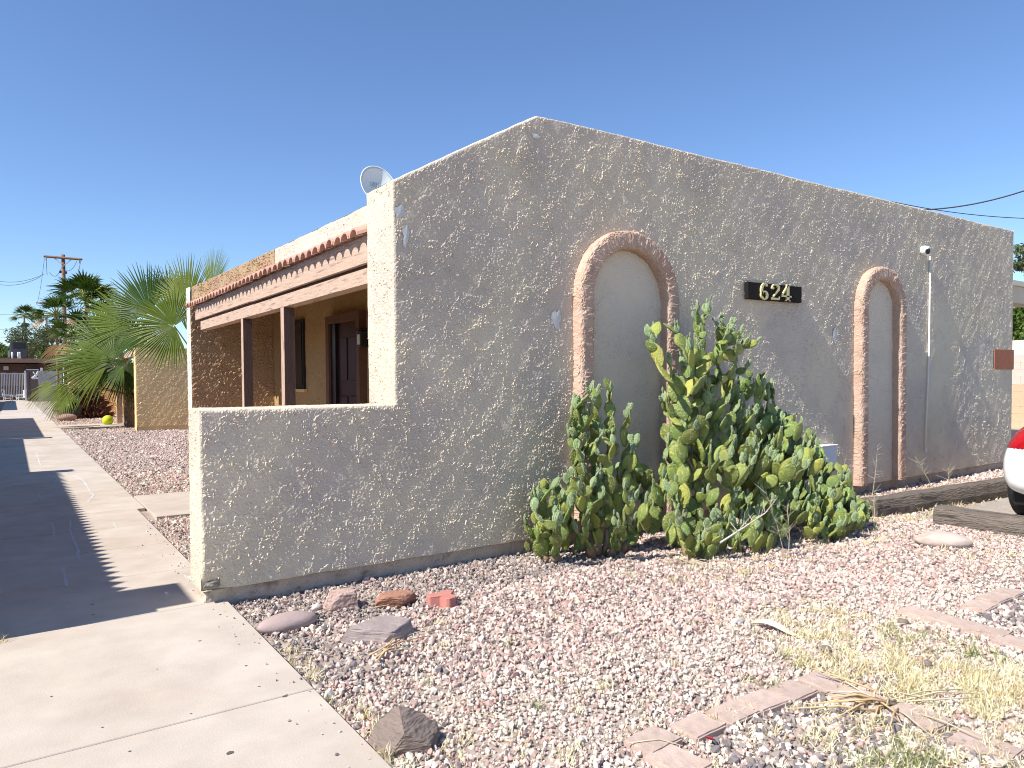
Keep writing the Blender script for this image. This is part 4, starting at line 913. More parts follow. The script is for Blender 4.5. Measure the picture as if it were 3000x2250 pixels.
cac(2400, 1600, 3.95, 'prickly pear at the right end sloping down beside the white utility box', fan((2410, 1600), tr, [4.35, 4.4, 4.2, 4.0, 4.1, 4.2, 3.95], 1), 16, (2360, 2550), 260)
# =================================================================== PALMS
def frond_geo(H, A, Nn, R, span, nseg=36, droop=.15, split=.56, base=None, seed=0, fold=.25):
    """palmate leaf: hub H, middle direction A, blade normal Nn"""
    r = random.Random(seed); A = A.normalized(); Nn = (Nn-A*Nn.dot(A)).normalized(); B = Nn.cross(A); V, F = [], []
    st = [.03, .25, split, .68, .80, .92, 1.0]
    for i in range(nseg):
        th = math.radians(-span/2+span*(i+.5)/nseg); half = math.radians(span/nseg)/2; L = R*(1-.28*abs(th/(math.radians(span)/2))**2)*r.uniform(.9, 1.04)
        d = A*math.cos(th)+B*math.sin(th); e = -A*math.sin(th)+B*math.cos(th); tw = r.uniform(-.03, .03); dz = droop*r.uniform(.6, 1.5); bow = r.uniform(-.02, .05); o = len(V)
        for s in st:
            w = L*s*math.tan(half)*1.02 if s <= split else L*split*math.tan(half)*((1-s)/(1-split))**.8*.97
            c = H+d*L*s+e*L*tw*max(0, s-split)*2+Vector((0, 0, -dz*R*s**2.6))+Nn*(bow*L*s*s+.10*L*s*abs(math.sin(th))*.5)
            V += [c-e*w, c+Nn*w*fold*2.2, c+e*w]
        for k in range(len(st)-1):
            a = o+k*3; F += [(a, a+1, a+4, a+3), (a+1, a+2, a+5, a+4)]
    return V, F
def frond(parent, H, A, Nn, R, span, m=None, base=None, seed=0, nseg=36, droop=.15, split=.56, pr=.018):
    V, F = frond_geo(H, A, Nn, R, span, nseg, droop, split, seed=seed); o = mobj('frond', V, F, m or M_frond); kid(o, parent)
    if base is not None:
        mid = base.lerp(H, .5)+Vector((0, 0, .08*(H-base).length)); V, F = tube_geo([base, mid, H, H+A.normalized()*R*.12], [pr*1.5, pr, pr*.7, pr*.25], 5)
        p = mobj('petiole', V, F, M_petiole if m is not M_frond_dry else m, smooth=True); kid(p, o)
        p.matrix_parent_inverse = (Matrix.Translation(parent.location)).inverted() if False else Matrix.LocRotScale(parent.location, parent.rotation_euler, None).inverted() @ Matrix.Identity(4)
        p.matrix_parent_inverse = Matrix.Identity(4)
        p.matrix_basis = Matrix.Identity(4)
    return o
def dirpx(ax, ay, toward=0):  # direction from picture-plane step plus a step along the view axis
    return (Rv*ax - Uv*ay + Fv*toward)
toCam = -Fv
def trunk_palm(parent, base, h, r0, r1, m=M_ptrunk, boots=True, seed=0):
    r = random.Random(seed); n = 14; pts = [Vector(base)+Vector((.04*math.sin(i*.7), .03*math.cos(i), h*i/n)) for i in range(n+1)]
    V, F = tube_geo(pts, [r0+(r1-r0)*i/n+r.uniform(-.012, .012) for i in range(n+1)], 12); parts_ = [(V, F)]
    if boots:
        for k in range(int(h*60)):
            a = r.uniform(0, 6.28); z = r.uniform(.02, h); rr = (r0+(r1-r0)*z/h); p = Vector(base)+Vector((math.cos(a)*rr, math.sin(a)*rr, z)); o_ = Vector((math.cos(a), math.sin(a), 0)); t = Vector((-math.sin(a), math.cos(a), 0))*.035
            parts_.append(([p-t, p+t, p+o_*.05+Vector((0, 0, .09))+t*.3, p+o_*.05+Vector((0, 0, .09))-t*.3, p+o_*.03], [(0, 1, 2, 3), (1, 0, 4), (2, 1, 4), (3, 2, 4), (0, 3, 4)]))
    V, F = merge(parts_); kid(mobj('trunk', V, F, m), parent)
# palm 1 : trunk beside the posts
b1 = gp(384, 1252); p1 = empty('fan_palm', b1, 'young fan palm with short trunk beside the tan wall and porch posts', 'palm tree', 'fan palms between the houses')
t1 = (b1-CP).dot(Fv); trunk_palm(p1, b1, onp(384, 1160, 1, b1.y).z+.05, .15, .13, seed=1)
k1 = at(383, 1158, t1)
def fr1(hx, hy, dt, ang, tw, Rpx, span, nd, m=None, seed=0, droop=.12, base=k1, par=p1, tt=t1, nseg=40, tilt=0.0):
    """hub at pixel, middle direction at picture angle ang (deg, 0=right, 90=up), leaning tw along view; nd = normal lean (right, up)"""
    t = tt+dt; H = at(hx, hy, t); a = math.radians(ang); A = Rv*math.cos(a)+Uv*math.sin(a)+Fv*tw; Nn = toCam+Rv*nd[0]+Uv*nd[1]
    return frond(par, H, A, Nn, Rpx*t/FPX, span, m, base, seed, nseg, droop)
fr1(332, 1055, -.3, 165, -.1, 190, 200, (.2, .7), None, 1, .18)
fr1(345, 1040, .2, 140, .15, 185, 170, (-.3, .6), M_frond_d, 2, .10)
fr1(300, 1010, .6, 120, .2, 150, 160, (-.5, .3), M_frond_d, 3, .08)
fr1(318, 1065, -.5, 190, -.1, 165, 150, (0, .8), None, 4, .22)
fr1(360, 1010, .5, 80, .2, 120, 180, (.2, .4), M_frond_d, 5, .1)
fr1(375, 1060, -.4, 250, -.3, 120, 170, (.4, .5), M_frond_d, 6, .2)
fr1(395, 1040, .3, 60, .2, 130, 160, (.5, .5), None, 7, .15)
fr1(290, 1060, .2, 155, .3, 180, 110, (.1, 1.3), None, 8, .15)
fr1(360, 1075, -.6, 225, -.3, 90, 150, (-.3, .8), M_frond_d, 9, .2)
fr1(194, 1146, -1.0, 228, -.2, 88, 215, (.1, .9), None, 10, .22)
fr1(153, 1129, -.4, 205, -.1, 88, 150, (.2, 1.2), None, 11, .25)
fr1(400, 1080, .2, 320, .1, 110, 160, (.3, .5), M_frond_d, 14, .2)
# palm 2 : right palm, trunk behind the porch end wall
b2 = Vector((4.0, 18.2, 0)); p2 = empty('fan_palm', b2, 'larger fan palm with bright fronds rising behind the house end wall', 'palm tree', 'fan palms between the houses')
t2 = (b2-CP).dot(Fv); trunk_palm(p2, b2, .95, .17, .15, seed=2); k2 = b2+Vector((0, 0, 1.0))
g2 = dict(base=k2, par=p2, tt=t2)
fr1(511, 955, -1.6, 168, -.05, 158, 262, (.05, .15), None, 21, .10, nseg=56, **g2)
fr1(548, 900, -.4, 97, .05, 165, 150, (-.35, .1), None, 22, .02, nseg=40, **g2)
fr1(440, 915, .0, 128, .1, 170, 150, (-.2, .1), M_frond_d, 23, .04, nseg=38, **g2)
fr1(385, 955, .3, 158, .0, 180, 120, (.1, .2), None, 24, .10, nseg=38, **g2)
fr1(420, 985, -.5, 195, -.2, 130, 130, (.0, .9), M_frond_d, 25, .2, **g2)
fr1(560, 1000, .6, 60, .1, 190, 110, (-.2, .2), None, 26, .05, **g2)
fr1(500, 880, .6, 110, .2, 130, 120, (.6, .2), M_frond_d, 28, .06, **g2)
fr1(620, 850, 1.2, 85, .1, 140, 75, (-.4, .1), None, 29, .03, **g2)
# shaggy brown stump palm
b3 = gp(258, 1224); s3 = empty('palm_stump', b3, 'leaning dead palm trunk bristling with brown leaf bases', 'palm stump')
t3 = (b3-CP).dot(Fv); V, F = [], []; r = random.Random(5); topp = at(250, 1140, t3)
basep = at(282, 1222, t3); ax = topp-basep
Vt, Ft = tube_geo([basep, basep.lerp(topp, .5), topp], [.42, .38, .22], 12); kid(mobj('trunk', Vt, Ft, M_fibre), s3)
for k in range(520):
    a = r.uniform(0, 6.28); t = r.uniform(0, 1); rr = .42-.16*t; o_ = Vector((math.cos(a), math.sin(a), 0)); p = basep+ax*t+o_*rr; w_ = Vector((-math.sin(a), math.cos(a), 0))*.05; l = r.uniform(.12, .34); q = p+o_*l+Vector((r.uniform(-.1, .1), r.uniform(-.1, .1), r.uniform(-.02, .16)))
    o = len(V); V += [p-w_, p+w_, q, p+o_*l*.5+Vector((0, 0, -.05))]; F += [(o, o+1, o+2), (o+1, o+3, o+2), (o+3, o, o+2)]
kid(mobj('leaf_bases', V, F, [M_fibre], kind='stuff'), s3)
# pots
def pot(px, py, r0, r1, h, m, name, label, cat='plant pot', rim=True):
    b = gp(px, py, .03); rt = empty(name, b, label, cat); V, F = [], []
    prof = [(0, 0), (r0, 0), (r1, h*.86), (r1*1.12 if rim else r1, h*.86), (r1*1.12 if rim else r1, h), (r1*.95, h), (r1*.9, h*.85), (0, h*.82)]
    for i, (rr, z) in enumerate(prof):
        for k in range(20): V.append((rr*math.cos(2*PI*k/20), rr*math.sin(2*PI*k/20), z))
    for i in range(len(prof)-1):
        for k in range(20): F.append((i*20+k, i*20+(k+1) % 20, (i+1)*20+(k+1) % 20, (i+1)*20+k))
    mobj('pot_body', V, F, m, parent=rt); return rt
rt = pot(181, 1226, .19, .30, .42, mat('pot_clay', (.36, .27, .22), .9, .15), 'plant_pot', 'terracotta and grey pot with small palm under the drooping frond')
V, F = tube_geo([(0, 0, .3), (.03, 0, .75), (-.02, 0, 1.15)], [.13, .12, .10], 9); mobj('palm_stem', V, F, mat('stem_orange', (.42, .2, .09), .8, .3, 8), parent=rt)
V, F = [], []
for k in range(26):
    a = rnd.uniform(0, 6.28); p = Vector((0, 0, .38)); q = Vector((.32*math.cos(a), .32*math.sin(a), rnd.uniform(.45, .75))); o = len(V); e = Vector((-math.sin(a), math.cos(a), 0))*.02; V += [p-e, p+e, q]; F.append((o, o+1, o+2))
mobj('leaves', V, F, M_frond_dry, parent=rt, kind='stuff')
rt = pot(216, 1226, .22, .31, .5, M_black, 'plant_pot', 'black plastic nursery pot beside the mauve oval stone')
V, F = [], []
for k in range(60):
    a = rnd.uniform(0, 6.28); p = Vector((rnd.uniform(-.1, .1), rnd.uniform(-.1, .1), .45)); q = p+Vector((.2*math.cos(a), .2*math.sin(a), rnd.uniform(.1, .55))); o = len(V); e = Vector((-math.sin(a), math.cos(a), 0))*.03; V += [p-e, p+e, q]; F.append((o, o+1, o+2))
mobj('leaves', V, F, M_frond_d, parent=rt, kind='stuff')
pot(232, 1213, .12, .22, .36, mat('pot_green', (.32, .5, .05), .5, .05), 'plant_pot', 'lime green pot behind the black pot')
pot(250, 1222, .22, .26, .34, mat('pot_rust', (.30, .13, .08), .9, .15), 'plant_pot', 'rust brown pot at the foot of the shaggy palm stump', rim=False)
rock('oval_stone', gp(197, 1233)[:2], (.32, .24, .15), .1, mat('oval_mauve', (.33, .20, .18), .9, .08), 'smooth mauve oval stone at the sidewalk edge between two pots', 6, facets=0, rough=.02)
# ball
b = gp(316, 1246); bl = rock('ball', b[:2], (.17, .17, .17), 0, mat('ball_yellow', (.52, .62, .02), .5, .04), 'yellow green ball lying on the gravel by the porch path', 3, facets=0, rough=.0, cat='ball', sink=0)
# porch step green mat
mt_ = box('doormat', -.6, .6, -.3, .3, 0, .02, mat('mat_green', (.07, .11, .05), .95, .2), label='dark green mat of turf beside the black pot', cat='mat'); mt_.location = (*gp(243, 1224)[:2], .02)
# hose loop
hb = gp(374, 1252); pts = [hb+Vector((.35*math.cos(a)+.3, .1, .30*math.sin(a)+.02)) for a in [PI*k/10 for k in range(11)]]
tube('garden_hose', pts, .02, M_white, None, 6, label='white hose loop at the base of the porch post', cat='hose')
# =================================================================== SECOND HOUSE (tan)
h2 = empty('tan_house', (8, 28, 0), 'tan stuccoed second house behind, with wing wall and porch posts', 'building')
hk = lambda *a, **k: box(*a, parent=h2, **k)
HW = 2.45
npobj('wing_wall', [sheet(np.arange(2.98, 9, .03), C_(.12), C_(HW), 80, (0, 23.6, 0), (1, 0, 0), (0, 0, 1), (0, -1, 0), T=HS, amp=1.2, edge=.03),
                    sheet(np.arange(23.6, 24.02, .03), C_(.0), C_(HW), 80, (2.98, 0, 0), (0, 1, 0), (0, 0, 1), (-1, 0, 0), T=HS, amp=1.5, edge=.03)], [M_tan], h2)
hk('wing_wall_core', 3.0, 12, 23.62, 24.0, 0, HW-.01, M_tan)
hk('wing_footing', 3.02, 12, 23.63, 24, -.02, .12, M_concrete)
hk('inner_wall', 4.6, 12, 24.01, 36, 0, 2.5, M_tan)
npobj('porch_end_wall', [sheet(np.arange(1.95, 4.62, .03), C_(.0), C_(2.15), 60, (0, 36, 0), (1, 0, 0), (0, 0, 1), (0, -1, 0), T=HS, amp=3, edge=.03)], [M_tan], h2)
hk('porch_end_core', 1.97, 4.6, 36.05, 36.4, 0, 2.14, M_tan)
for (px, w) in ((350, .15), (371, .15)):
    b = gp(px, 1249 if px > 360 else 1243); hk('post', b.x-.07, b.x+.09, b.y-.05, b.y+.12, 0, 2.2, M_wood_y)
hk('porch_beam', 2.95, 3.2, 24.01, 35.9, 2.2, 2.4, M_wood)
# =================================================================== FAR BACKGROUND (left)
TF = 70.0
def fx(px, t=TF): return at(px, 1121, t)
# wall-plane frame facing the camera-ish (parallel to world X)
YG = gp(60, 1165).y
YG = 66.0
def gx(px, y=None): return onp(px, 1121, 1, y or YG).x
def gz(px, py, y=None): return onp(px, py, 1, y or YG).z
fg = empty('iron_fence', (gx(40), YG, 0), 'white iron bar fence across the end of the sidewalk', 'fence')
zt, zb = gz(40, 1096), gz(40, 1163)
x0, x1 = gx(-25), gx(71)
nb_ = 21
for i in range(nb_):
    x = x0+(x1-x0)*i/(nb_-1); box('bar', x-.018, x+.018, YG-.018, YG+.018, zb, zt, M_white, fg)
box('rail', x0, x1, YG-.02, YG+.02, zt, zt+.05, M_white, fg); box('rail', x0, x1, YG-.02, YG+.02, zb+.05, zb+.1, M_white, fg)
box('gate_post', gx(72), gx(77), YG-.06, YG+.06, -.5, gz(75, 1086), M_white, fg)
gd = empty('wooden_gate', (gx(96), YG, 0), 'grey brown plank gate with a white bird ornament', 'gate')
M_plank = mat('gate_plank', (.20, .15, .14), .9, .25, 6, stretch=(6, 6, .5))
ga, gb = gx(79), gx(112); 
for i in range(7):
    xa = ga+(gb-ga)*i/7; box('plank', xa+.006, ga+(gb-ga)*(i+1)/7-.006, YG-.02, YG+.02, -.3, gz(96, 1085)-.02*(i % 2), M_plank, gd)
box('gate_frame', ga-.04, gb+.04, YG-.04, YG-.021, gz(96, 1084), gz(96, 1082), M_white, gd); box('gate_rail', ga+.7*(gb-ga)/3, ga+.8*(gb-ga)/3, YG-.05, YG-.021, -.2, gz(96, 1090), M_black, gd)
oc = Vector((gx(104), YG-.06, gz(104, 1102)))
bm = bmesh.new()
for k, (dx, dz, s1, s2, an) in enumerate(((0, 0, .26, .10, .9), (.12, .22, .2, .06, 1.2), (-.1, -.12, .16, .12, .2), (.1, -.16, .1, .08, 0), (-.05, .2, .18, .05, 2.2))):
    rr = bmesh.ops.create_icosphere(bm, subdivisions=2, radius=1); Mx = Matrix.Translation(oc+Vector((dx, 0, dz))) @ Matrix.Rotation(-an, 4, 'Y') @ Matrix.Diagonal((s1, .03, s2, 1))
    for v_ in rr['verts']: v_.co = Mx @ v_.co
kid(bmobj('bird_ornament', bm, M_white), gd)
bw = empty('block_wall', (gx(150), YG, 0), 'plain grey block wall right of the plank gate', 'wall')
xa, xb = gx(113), gx(182); zt = gz(150, 1086); zb = -.4; rows = 8
bmA = bmesh.new(); 
for rr_ in range(rows):
    zz0 = zb+(zt-zb)*rr_/rows; cols = 6
    for cc_ in range(-1, cols):
        s_ = xa+(xb-xa)*(cc_+(.5 if rr_ % 2 else 0))/cols; e_ = s_+(xb-xa)/cols
        s_ = max(s_, xa); e_ = min(e_, xb)
        if e_-s_ > .05: box('block', s_+.006, e_-.006, YG, YG+.2, zz0+.006, zz0+(zt-zb)/rows-.006, M_cblock, bw)
box('mortar', xa, xb, YG+.01, YG+.19, zb, zt-.02, M_cblock, bw); box('cap', gx(120), gx(126), YG-.05, YG+.25, zt, zt+.22, M_white, bw)
# white garden chairs behind the bars
def chair(px, rz, label):
    y = YG+2.4; c = empty('patio_chair', (gx(px, y), y, .0), label, 'chair', 'white patio chairs behind the iron fence', rz)
    c.location.z = -.2
    bm = bmesh.new(); bxm(bm, -.25, .25, -.25, .25, .42, .47, .01); bmobj('seat', bm, M_white, parent=c)
    V, F = tube_geo([(.22, -.24, .45), (.33, -.24, 1.1), (.36, .24, 1.1), (.22, .24, .45)], .025, 6); mobj('backrest', V, F, M_white, parent=c)
    bm = bmesh.new(); bxm(bm, .23, .27, -.2, .2, .5, 1.05); bmobj('back_panel', bm, M_white, parent=c)
    for sx in (-1, 1):
        for sy in (-1, 1): V, F = tube_geo([(sx*.22, sy*.22, .42), (sx*.26, sy*.26, 0)], .022, 6); mobj('leg', V, F, M_white, parent=c)
    for sy in (-1, 1): V, F = tube_geo([(-.24, sy*.26, .45), (-.24, sy*.26, .68), (.28, sy*.26, .70)], .022, 6); mobj('arm', V, F, M_white, parent=c)
chair(60, .3, 'white patio chair nearer the gate, facing left'); chair(22, 2.9, 'white patio chair at the left, partly hidden by bars')
# planks fence behind
YH = 74.0
pf = empty('plank_fence', (gx(30, YH-2), YH-2, 0), 'low brown plank fence behind the iron bars', 'fence')
for i in range(16):
    xa = gx(-12, YH-2)+i*.36; 
    if xa > gx(76, YH-2): break
    box('plank', xa+.01, xa+.35, YH-2.03, YH-2, 1.2, gz(30, 1092, YH-2)+.04*(i % 2), M_plank if i % 2 else M_pole, pf)
fh = empty('brown_house', (gx(60, YH), YH, 0), 'low brown house with flat tan roof behind the fence', 'building')
M_bh = mat('house_brown', (.12, .06, .04), .9, .2, 5); M_roof = mat('roof_tan', (.32, .2, .14), .9, .2, 5)
box('wall', gx(-60, YH), gx(185, YH), YH, YH+6, -1, gz(60, 1066, YH), M_bh, fh)
box('roof', gx(-70, YH), gx(190, YH), YH-.8, YH+6.5, gz(60, 1063, YH), gz(60, 1051, YH), M_roof, fh)
for (a_x, b_x, m_) in ((10, 27, M_cblock), (75, 94, M_dark), (96, 114, M_dark)):
    w = box('window', gx(a_x, YH), gx(b_x, YH), YH-.06, YH-.01, gz(30, 1086, YH), gz(30, 1071, YH), M_casing, fh); kid(box('pane', gx(a_x+1, YH), gx(b_x-1, YH), YH-.09, YH-.061, gz(30, 1084, YH), gz(30, 1073, YH), m_), w)
# rooftop cooler
ac = empty('rooftop_cooler', (gx(55, YH), YH+1, 0), 'dark grey rooftop cooling unit on the brown house', 'air conditioner')
M_acm = mat('cooler_grey', (.10, .10, .125), .5, .1); zr = gz(60, 1051, YH)
box('cabinet', gx(32, YH), gx(81, YH), YH+.3, YH+2, gz(55, 1040, YH), gz(55, 1001, YH), M_acm, ac, bev=.02)
box('intake', gx(42, YH), gx(79, YH), YH+.22, YH+.29, gz(55, 1021, YH), gz(55, 1002, YH), M_dark, ac); box('side_panel', gx(25, YH), gx(31, YH), YH+.4, YH+1.5, gz(55, 1046, YH), gz(55, 1028, YH), M_metal, ac)
for a_x in (34, 46, 66, 78): box('foot', gx(a_x, YH), gx(a_x+3, YH), YH+.4, YH+.6, zr, gz(55, 1040, YH), M_acm, ac)
for a_x in (38, 55, 60): tube('vent_pipe', [(gx(a_x, YH), YH-.3, zr-.05), (gx(a_x, YH), YH-.3, zr+.55)], .06, M_white, None, 8, label=('white vent pipe left of the cooler feet', 'tall white vent pipe under the middle of the cooler', 'white vent pipe just right of the middle one')[(38, 55, 60).index(a_x)], cat='pipe', group='vent pipes on the brown house roof')
# poles
def pole(px, ptop, t, w, arms, label, pb=1180):
    a = at(px, ptop, t); b = Vector((a.x, a.y, -.3)); pr = empty('utility_pole', b, label, 'utility pole', 'wooden utility poles'); r_ = w*t/FPX/2
    V, F = tube_geo([b, a.lerp(b, .5), a], [r_*1.25, r_*1.1, r_], 10); kid(mobj('shaft', V, F, M_pole, smooth=True), pr)
    for (xa, ya, xb, yb, hw) in arms:
        A_, B_ = at(xa, ya, t-.25), at(xb, yb, t-.25); V, F = tube_geo([A_, B_], hw*t/FPX/2, 4); kid(mobj('crossarm', V, F, M_pole), pr)
        for f_ in (.05, .93): p_ = A_.lerp(B_, f_); V, F = tube_geo([p_+Vector((0, 0, .1)), p_+Vector((0, 0, -.35))], .06, 6); kid(mobj('insulator', V, F, M_metal), pr)
    return pr
pr = pole(185, 746, 62, 9.5, [(129, 751, 240, 760, 7)], 'tall wooden utility pole with wide crossarm behind the palms')
for (xa, ya, xb, yb) in ((160, 757, 182, 774), (208, 761, 188, 777)): V, F = tube_geo([at(xa, ya, 61.8), at(xb, yb, 61.8)], .035, 4); kid(mobj('brace', V, F, M_metal), pr)
for (xa, ya) in ((177, 793), (193, 795), (188, 782)): V, F = tube_geo([at(xa, ya, 61.7), at(xa, ya+7, 61.7)], .09, 8); kid(mobj('insulator', V, F, M_black), pr)
pole(136, 932, 120, 5, [(106, 887, 140, 889, 3.5), (108, 930, 140, 931, 3.5)], 'thin distant utility pole with two short crossarms').location.z = -.3
W_ = [((0, 824), (129, 803), 62, .3), ((0, 834), (120, 810), 62, .3), ((133, 757), (138, 806), 61.8, -.6), ((236, 765), (222, 812), 62, .3), ((0, 921), (135, 905), 100, .3), ((-20, 966), (176, 955), 90, .1), ((0, 990), (130, 940), 90, .5), ((130, 757), (110, 885), 80, .4), ((145, 798), (180, 785), 61.6, .5), ((180, 780), (225, 765), 61.6, .6)]
for i, (a, b, t, s) in enumerate(W_): cable(at(*a, t), at(*b, t), s, .018, ['upper thin wire reaching the pole from the left', 'second thin wire just below the upper one', 'short drop wire hanging under the left crossarm end', 'faint drop wire under the right crossarm end', 'low distant wire crossing above the thin palm', 'lowest wire crossing behind the tree crown', 'diagonal wire rising toward the thin distant pole', 'long slack wire between the tall and thin poles', 'looped jumper wire left of the pole shaft', 'looped jumper wire right of the pole shaft'][i], 'overhead wires on the left')
# background palms
def bg_palm(px, py, tr_w, t, Rpx, label, nfr, seed, dry=.4, ybase=1180, up=1.0):
    r = random.Random(seed); c = at(px, py, t); b = Vector((c.x, c.y, -.3)); P_ = empty('tall_palm', b, label, 'palm tree', 'tall palms in the distance')
    V, F = tube_geo([b, b.lerp(c, .5), c], [tr_w*t/FPX*.6, tr_w*t/FPX*.5, tr_w*t/FPX*.45], 8); kid(mobj('trunk', V, F, M_ptrunk), P_)
    for k in range(nfr):
        el = r.uniform(-1.3, 1.35)*1.0 if k > nfr*.5 else r.uniform(-.2, 1.4)*up; az = r.uniform(0, 6.28); d = Vector((math.cos(az)*math.cos(el), math.sin(az)*math.cos(el), math.sin(el)))
        R_ = Rpx*t/FPX*r.uniform(.45, .6); H = c+d*R_*.75; m = M_frond_dry if (el < -.35 and r.random() < .8) else (M_frond_d if r.random() < .75 else M_frond)
        frond(P_, H, d, Vector((r.gauss(0, .3), r.gauss(0, .3), 1)), R_, 150, m, c, seed*100+k, 14, .28, .45, pr=.03)
bg_palm(252, 885, 9, 52, 120, 'dark crowned palm right behind the utility pole', 52, 61, up=1)
bg_palm(165, 925, 7, 54, 84, 'palm with orange brown skirt left of the utility pole', 34, 62)
bg_palm(215, 985, 8, 50, 105, 'shaggy palm with dry hanging skirt low behind the pole', 34, 63)
bg_palm(71, 928, 5, 110, 50, 'small distant palm on a tall thin trunk', 30, 64)
# trees
def tree(px, py, t, rx, rz, nl, ls, m, label, seed, gap=.0, trunk=True, ry=None, grp='background trees'):
    r = np.random.default_rng(seed); c = at(px, py, t); k = t/FPX; RX, RZ = rx*k, rz*k; RY = RX if ry is None else ry*k
    b = Vector((c.x, c.y, -.3)); T_ = empty('tree', b, label, 'tree', grp)
    nc = 26; cc = r.normal(0, 1, (nc, 3)); cc /= np.linalg.norm(cc, axis=1)[:, None]; cc *= r.uniform(.35, .92, nc)[:, None]; cr = r.uniform(.22, .42, nc)
    w = r.integers(0, nc, nl); q = r.normal(0, 1, (nl, 3)); q /= np.linalg.norm(q, axis=1)[:, None]; q *= (r.random(nl)**.4)[:, None]
    p = (cc[w]+q*cr[w][:, None])*np.array([RX, RY, RZ])+np.array(c)
    a = r.normal(0, 1, (nl, 3)); a /= np.linalg.norm(a, axis=1)[:, None]; bb = np.cross(a, r.normal(0, 1, (nl, 3))); bb /= np.linalg.norm(bb, axis=1)[:, None]
    s = ls*k*r.uniform(.6, 1.4, nl)[:, None]
    P_ = np.stack([p-a*s, p+bb*s*.5, p+a*s, p-bb*s*.5], 1).reshape(-1, 3); Fq = np.arange(nl*4).reshape(-1, 4)
    npobj('crown', [(P_, Fq)], [m], T_)
    if trunk:
        g = [tube_geo([b, b.lerp(c, .6), c], [.05*RX+.05, .04*RX+.04, .03], 7)]
        for j in range(8): e = Vector(cc[j]*np.array([RX, RY, RZ]))+c; g.append(tube_geo([b.lerp(c, .5), b.lerp(c, .55).lerp(e, .6), e], [.03*RX+.02, .02*RX+.01, .01], 5))
        V, F = merge(g); kid(mobj('trunk', V, F, M_bark), T_)
tree(62, 1030, 115, 78, 34, 5200, 3.4, M_leaf, 'yellow green bushy tree behind the brown house', 1)
tree(150, 1035, 105, 60, 40, 3000, 3.4, M_leaf, 'green tree behind the cooler and palms', 2)
tree(78, 985, 100, 52, 40, 1900, 3.2, M_leaf2, 'airy grey green tree rising above the cooler', 3)
tree(-10, 1045, 90, 50, 45, 3000, 3.4, M_leaf, 'green tree at the left frame edge', 4)
tree(150, 985, 80, 40, 28, 1800, 3.0, M_leaf2, 'dark green tree between the thin pole and the palms', 5)
tree(330, 1080, 60, 120, 60, 3000, 4.0, M_leaf2, 'dense hedge like tree behind the fan palms', 6)
tree(3010, 945, 27, 66, 80, 9000, 5.5, M_leaf3, 'bright green leafy tree beyond the painted wall', 7)
tree(3050, 760, 26, 95, 60, 3200, 6.0, M_leaf2, 'airy grey green tree over the carport', 8)
# =================================================================== RIGHT SIDE
XW = 22.8
M_w1 = mat('wall_cream', (.66, .60, .47), .95, .06, 3, .3, 60); M_w2 = mat('wall_pink', (.58, .44, .37), .95, .06, 3, .3, 60); M_w3 = mat('wall_tan', (.56, .37, .24), .95, .06, 3, .3, 60)
pw = empty('painted_wall', (XW, 10, 0), 'block wall painted cream, pink and tan behind the parking lot', 'wall')
zw = 2.42; bl_ = .41; rw = 12; rh = zw/rw
wall_top = 0
meshes = {}
for ri in range(rw):
    yy = 3.0+(.2 if ri % 2 else 0)
    while yy < 13.2:
        zc = (ri+.5)*rh; yc = yy+.2
        l1 = 1.15+.10*math.sin((yc-6)*1.2)-.09*(yc-8); l2 = 1.72+.22*math.sin((yc-7)*.9)+.12*(yc-8)
        m_ = 2 if zc < l1 else (1 if zc < l2 else 0)
        if m_ not in meshes:
            o = box('block', -.1, .1, -.2, .2, -rh/2, rh/2, (M_w1, M_w2, M_w3)[m_], bev=.006); meshes[m_] = o.data
        else: o = bpy.data.objects.new('block', meshes[m_]); COL.objects.link(o)
        o.location = (XW, yc, zc); kid(o, pw); yy += bl_
box('mortar', XW+.0-.085, XW+.085, 2.9, 13.4, 0, zw-.01, M_w1, pw)
# carport
cp = empty('carport', (15, 6, 0), 'grey stuccoed carport beam joined to the right end of the house', 'carport')
box('beam', XR+.01, 19, 5.45, 5.75, 2.74, 3.03, M_stucco, cp); box('roof_slab', XR+.01, 19.2, 5.4, 9.5, 3.035, 3.12, M_white_st, cp)
box('post', 18.6, 18.85, 5.46, 5.7, 0, 2.74, M_stucco, cp); box('post', 18.6, 18.85, 9.1, 9.35, 0, 3.03, M_stucco, cp)
# car: white sedan, heading away (+X); only its rear left corner shows
car = empty('parked_car', (9.9, 2.25, 0), 'white sedan parked behind the tie, rear corner with red tail light showing', 'car')
M_car = mat('car_white', (.80, .80, .79), .25, .01, spec=.5, coat=.6); M_tl = mat('tail_red', (.36, .004, .010), .15, .25, 30, spec=.6, coat=1.0, bump=.6, bscale=60); M_tire = mat('tyre', (.015, .015, .016), .85, .2, 20); M_gl = mat('car_glass', (.02, .03, .03), .05, spec=.6)
CX, CYY = 7.86, 3.16      # rear-left corner
sec = [  # x offset from rear, half width, z bottom, z belt, z top(hood/trunk)
    (0.00, .66, .42, .80, .86), (.05, .76, .33, .86, .95), (.14, .82, .27, .90, 1.02), (.35, .86, .26, .93, 1.07), (.75, .875, .25, .94, 1.09), (1.4, .88, .24, .94, 1.08), (2.4, .885, .24, .93, 1.04), (3.4, .87, .24, .90, .99), (4.1, .84, .27, .80, .86), (4.45, .72, .35, .66, .72), (4.55, .5, .42, .6, .62)]
V, F = [], []; NS = 20
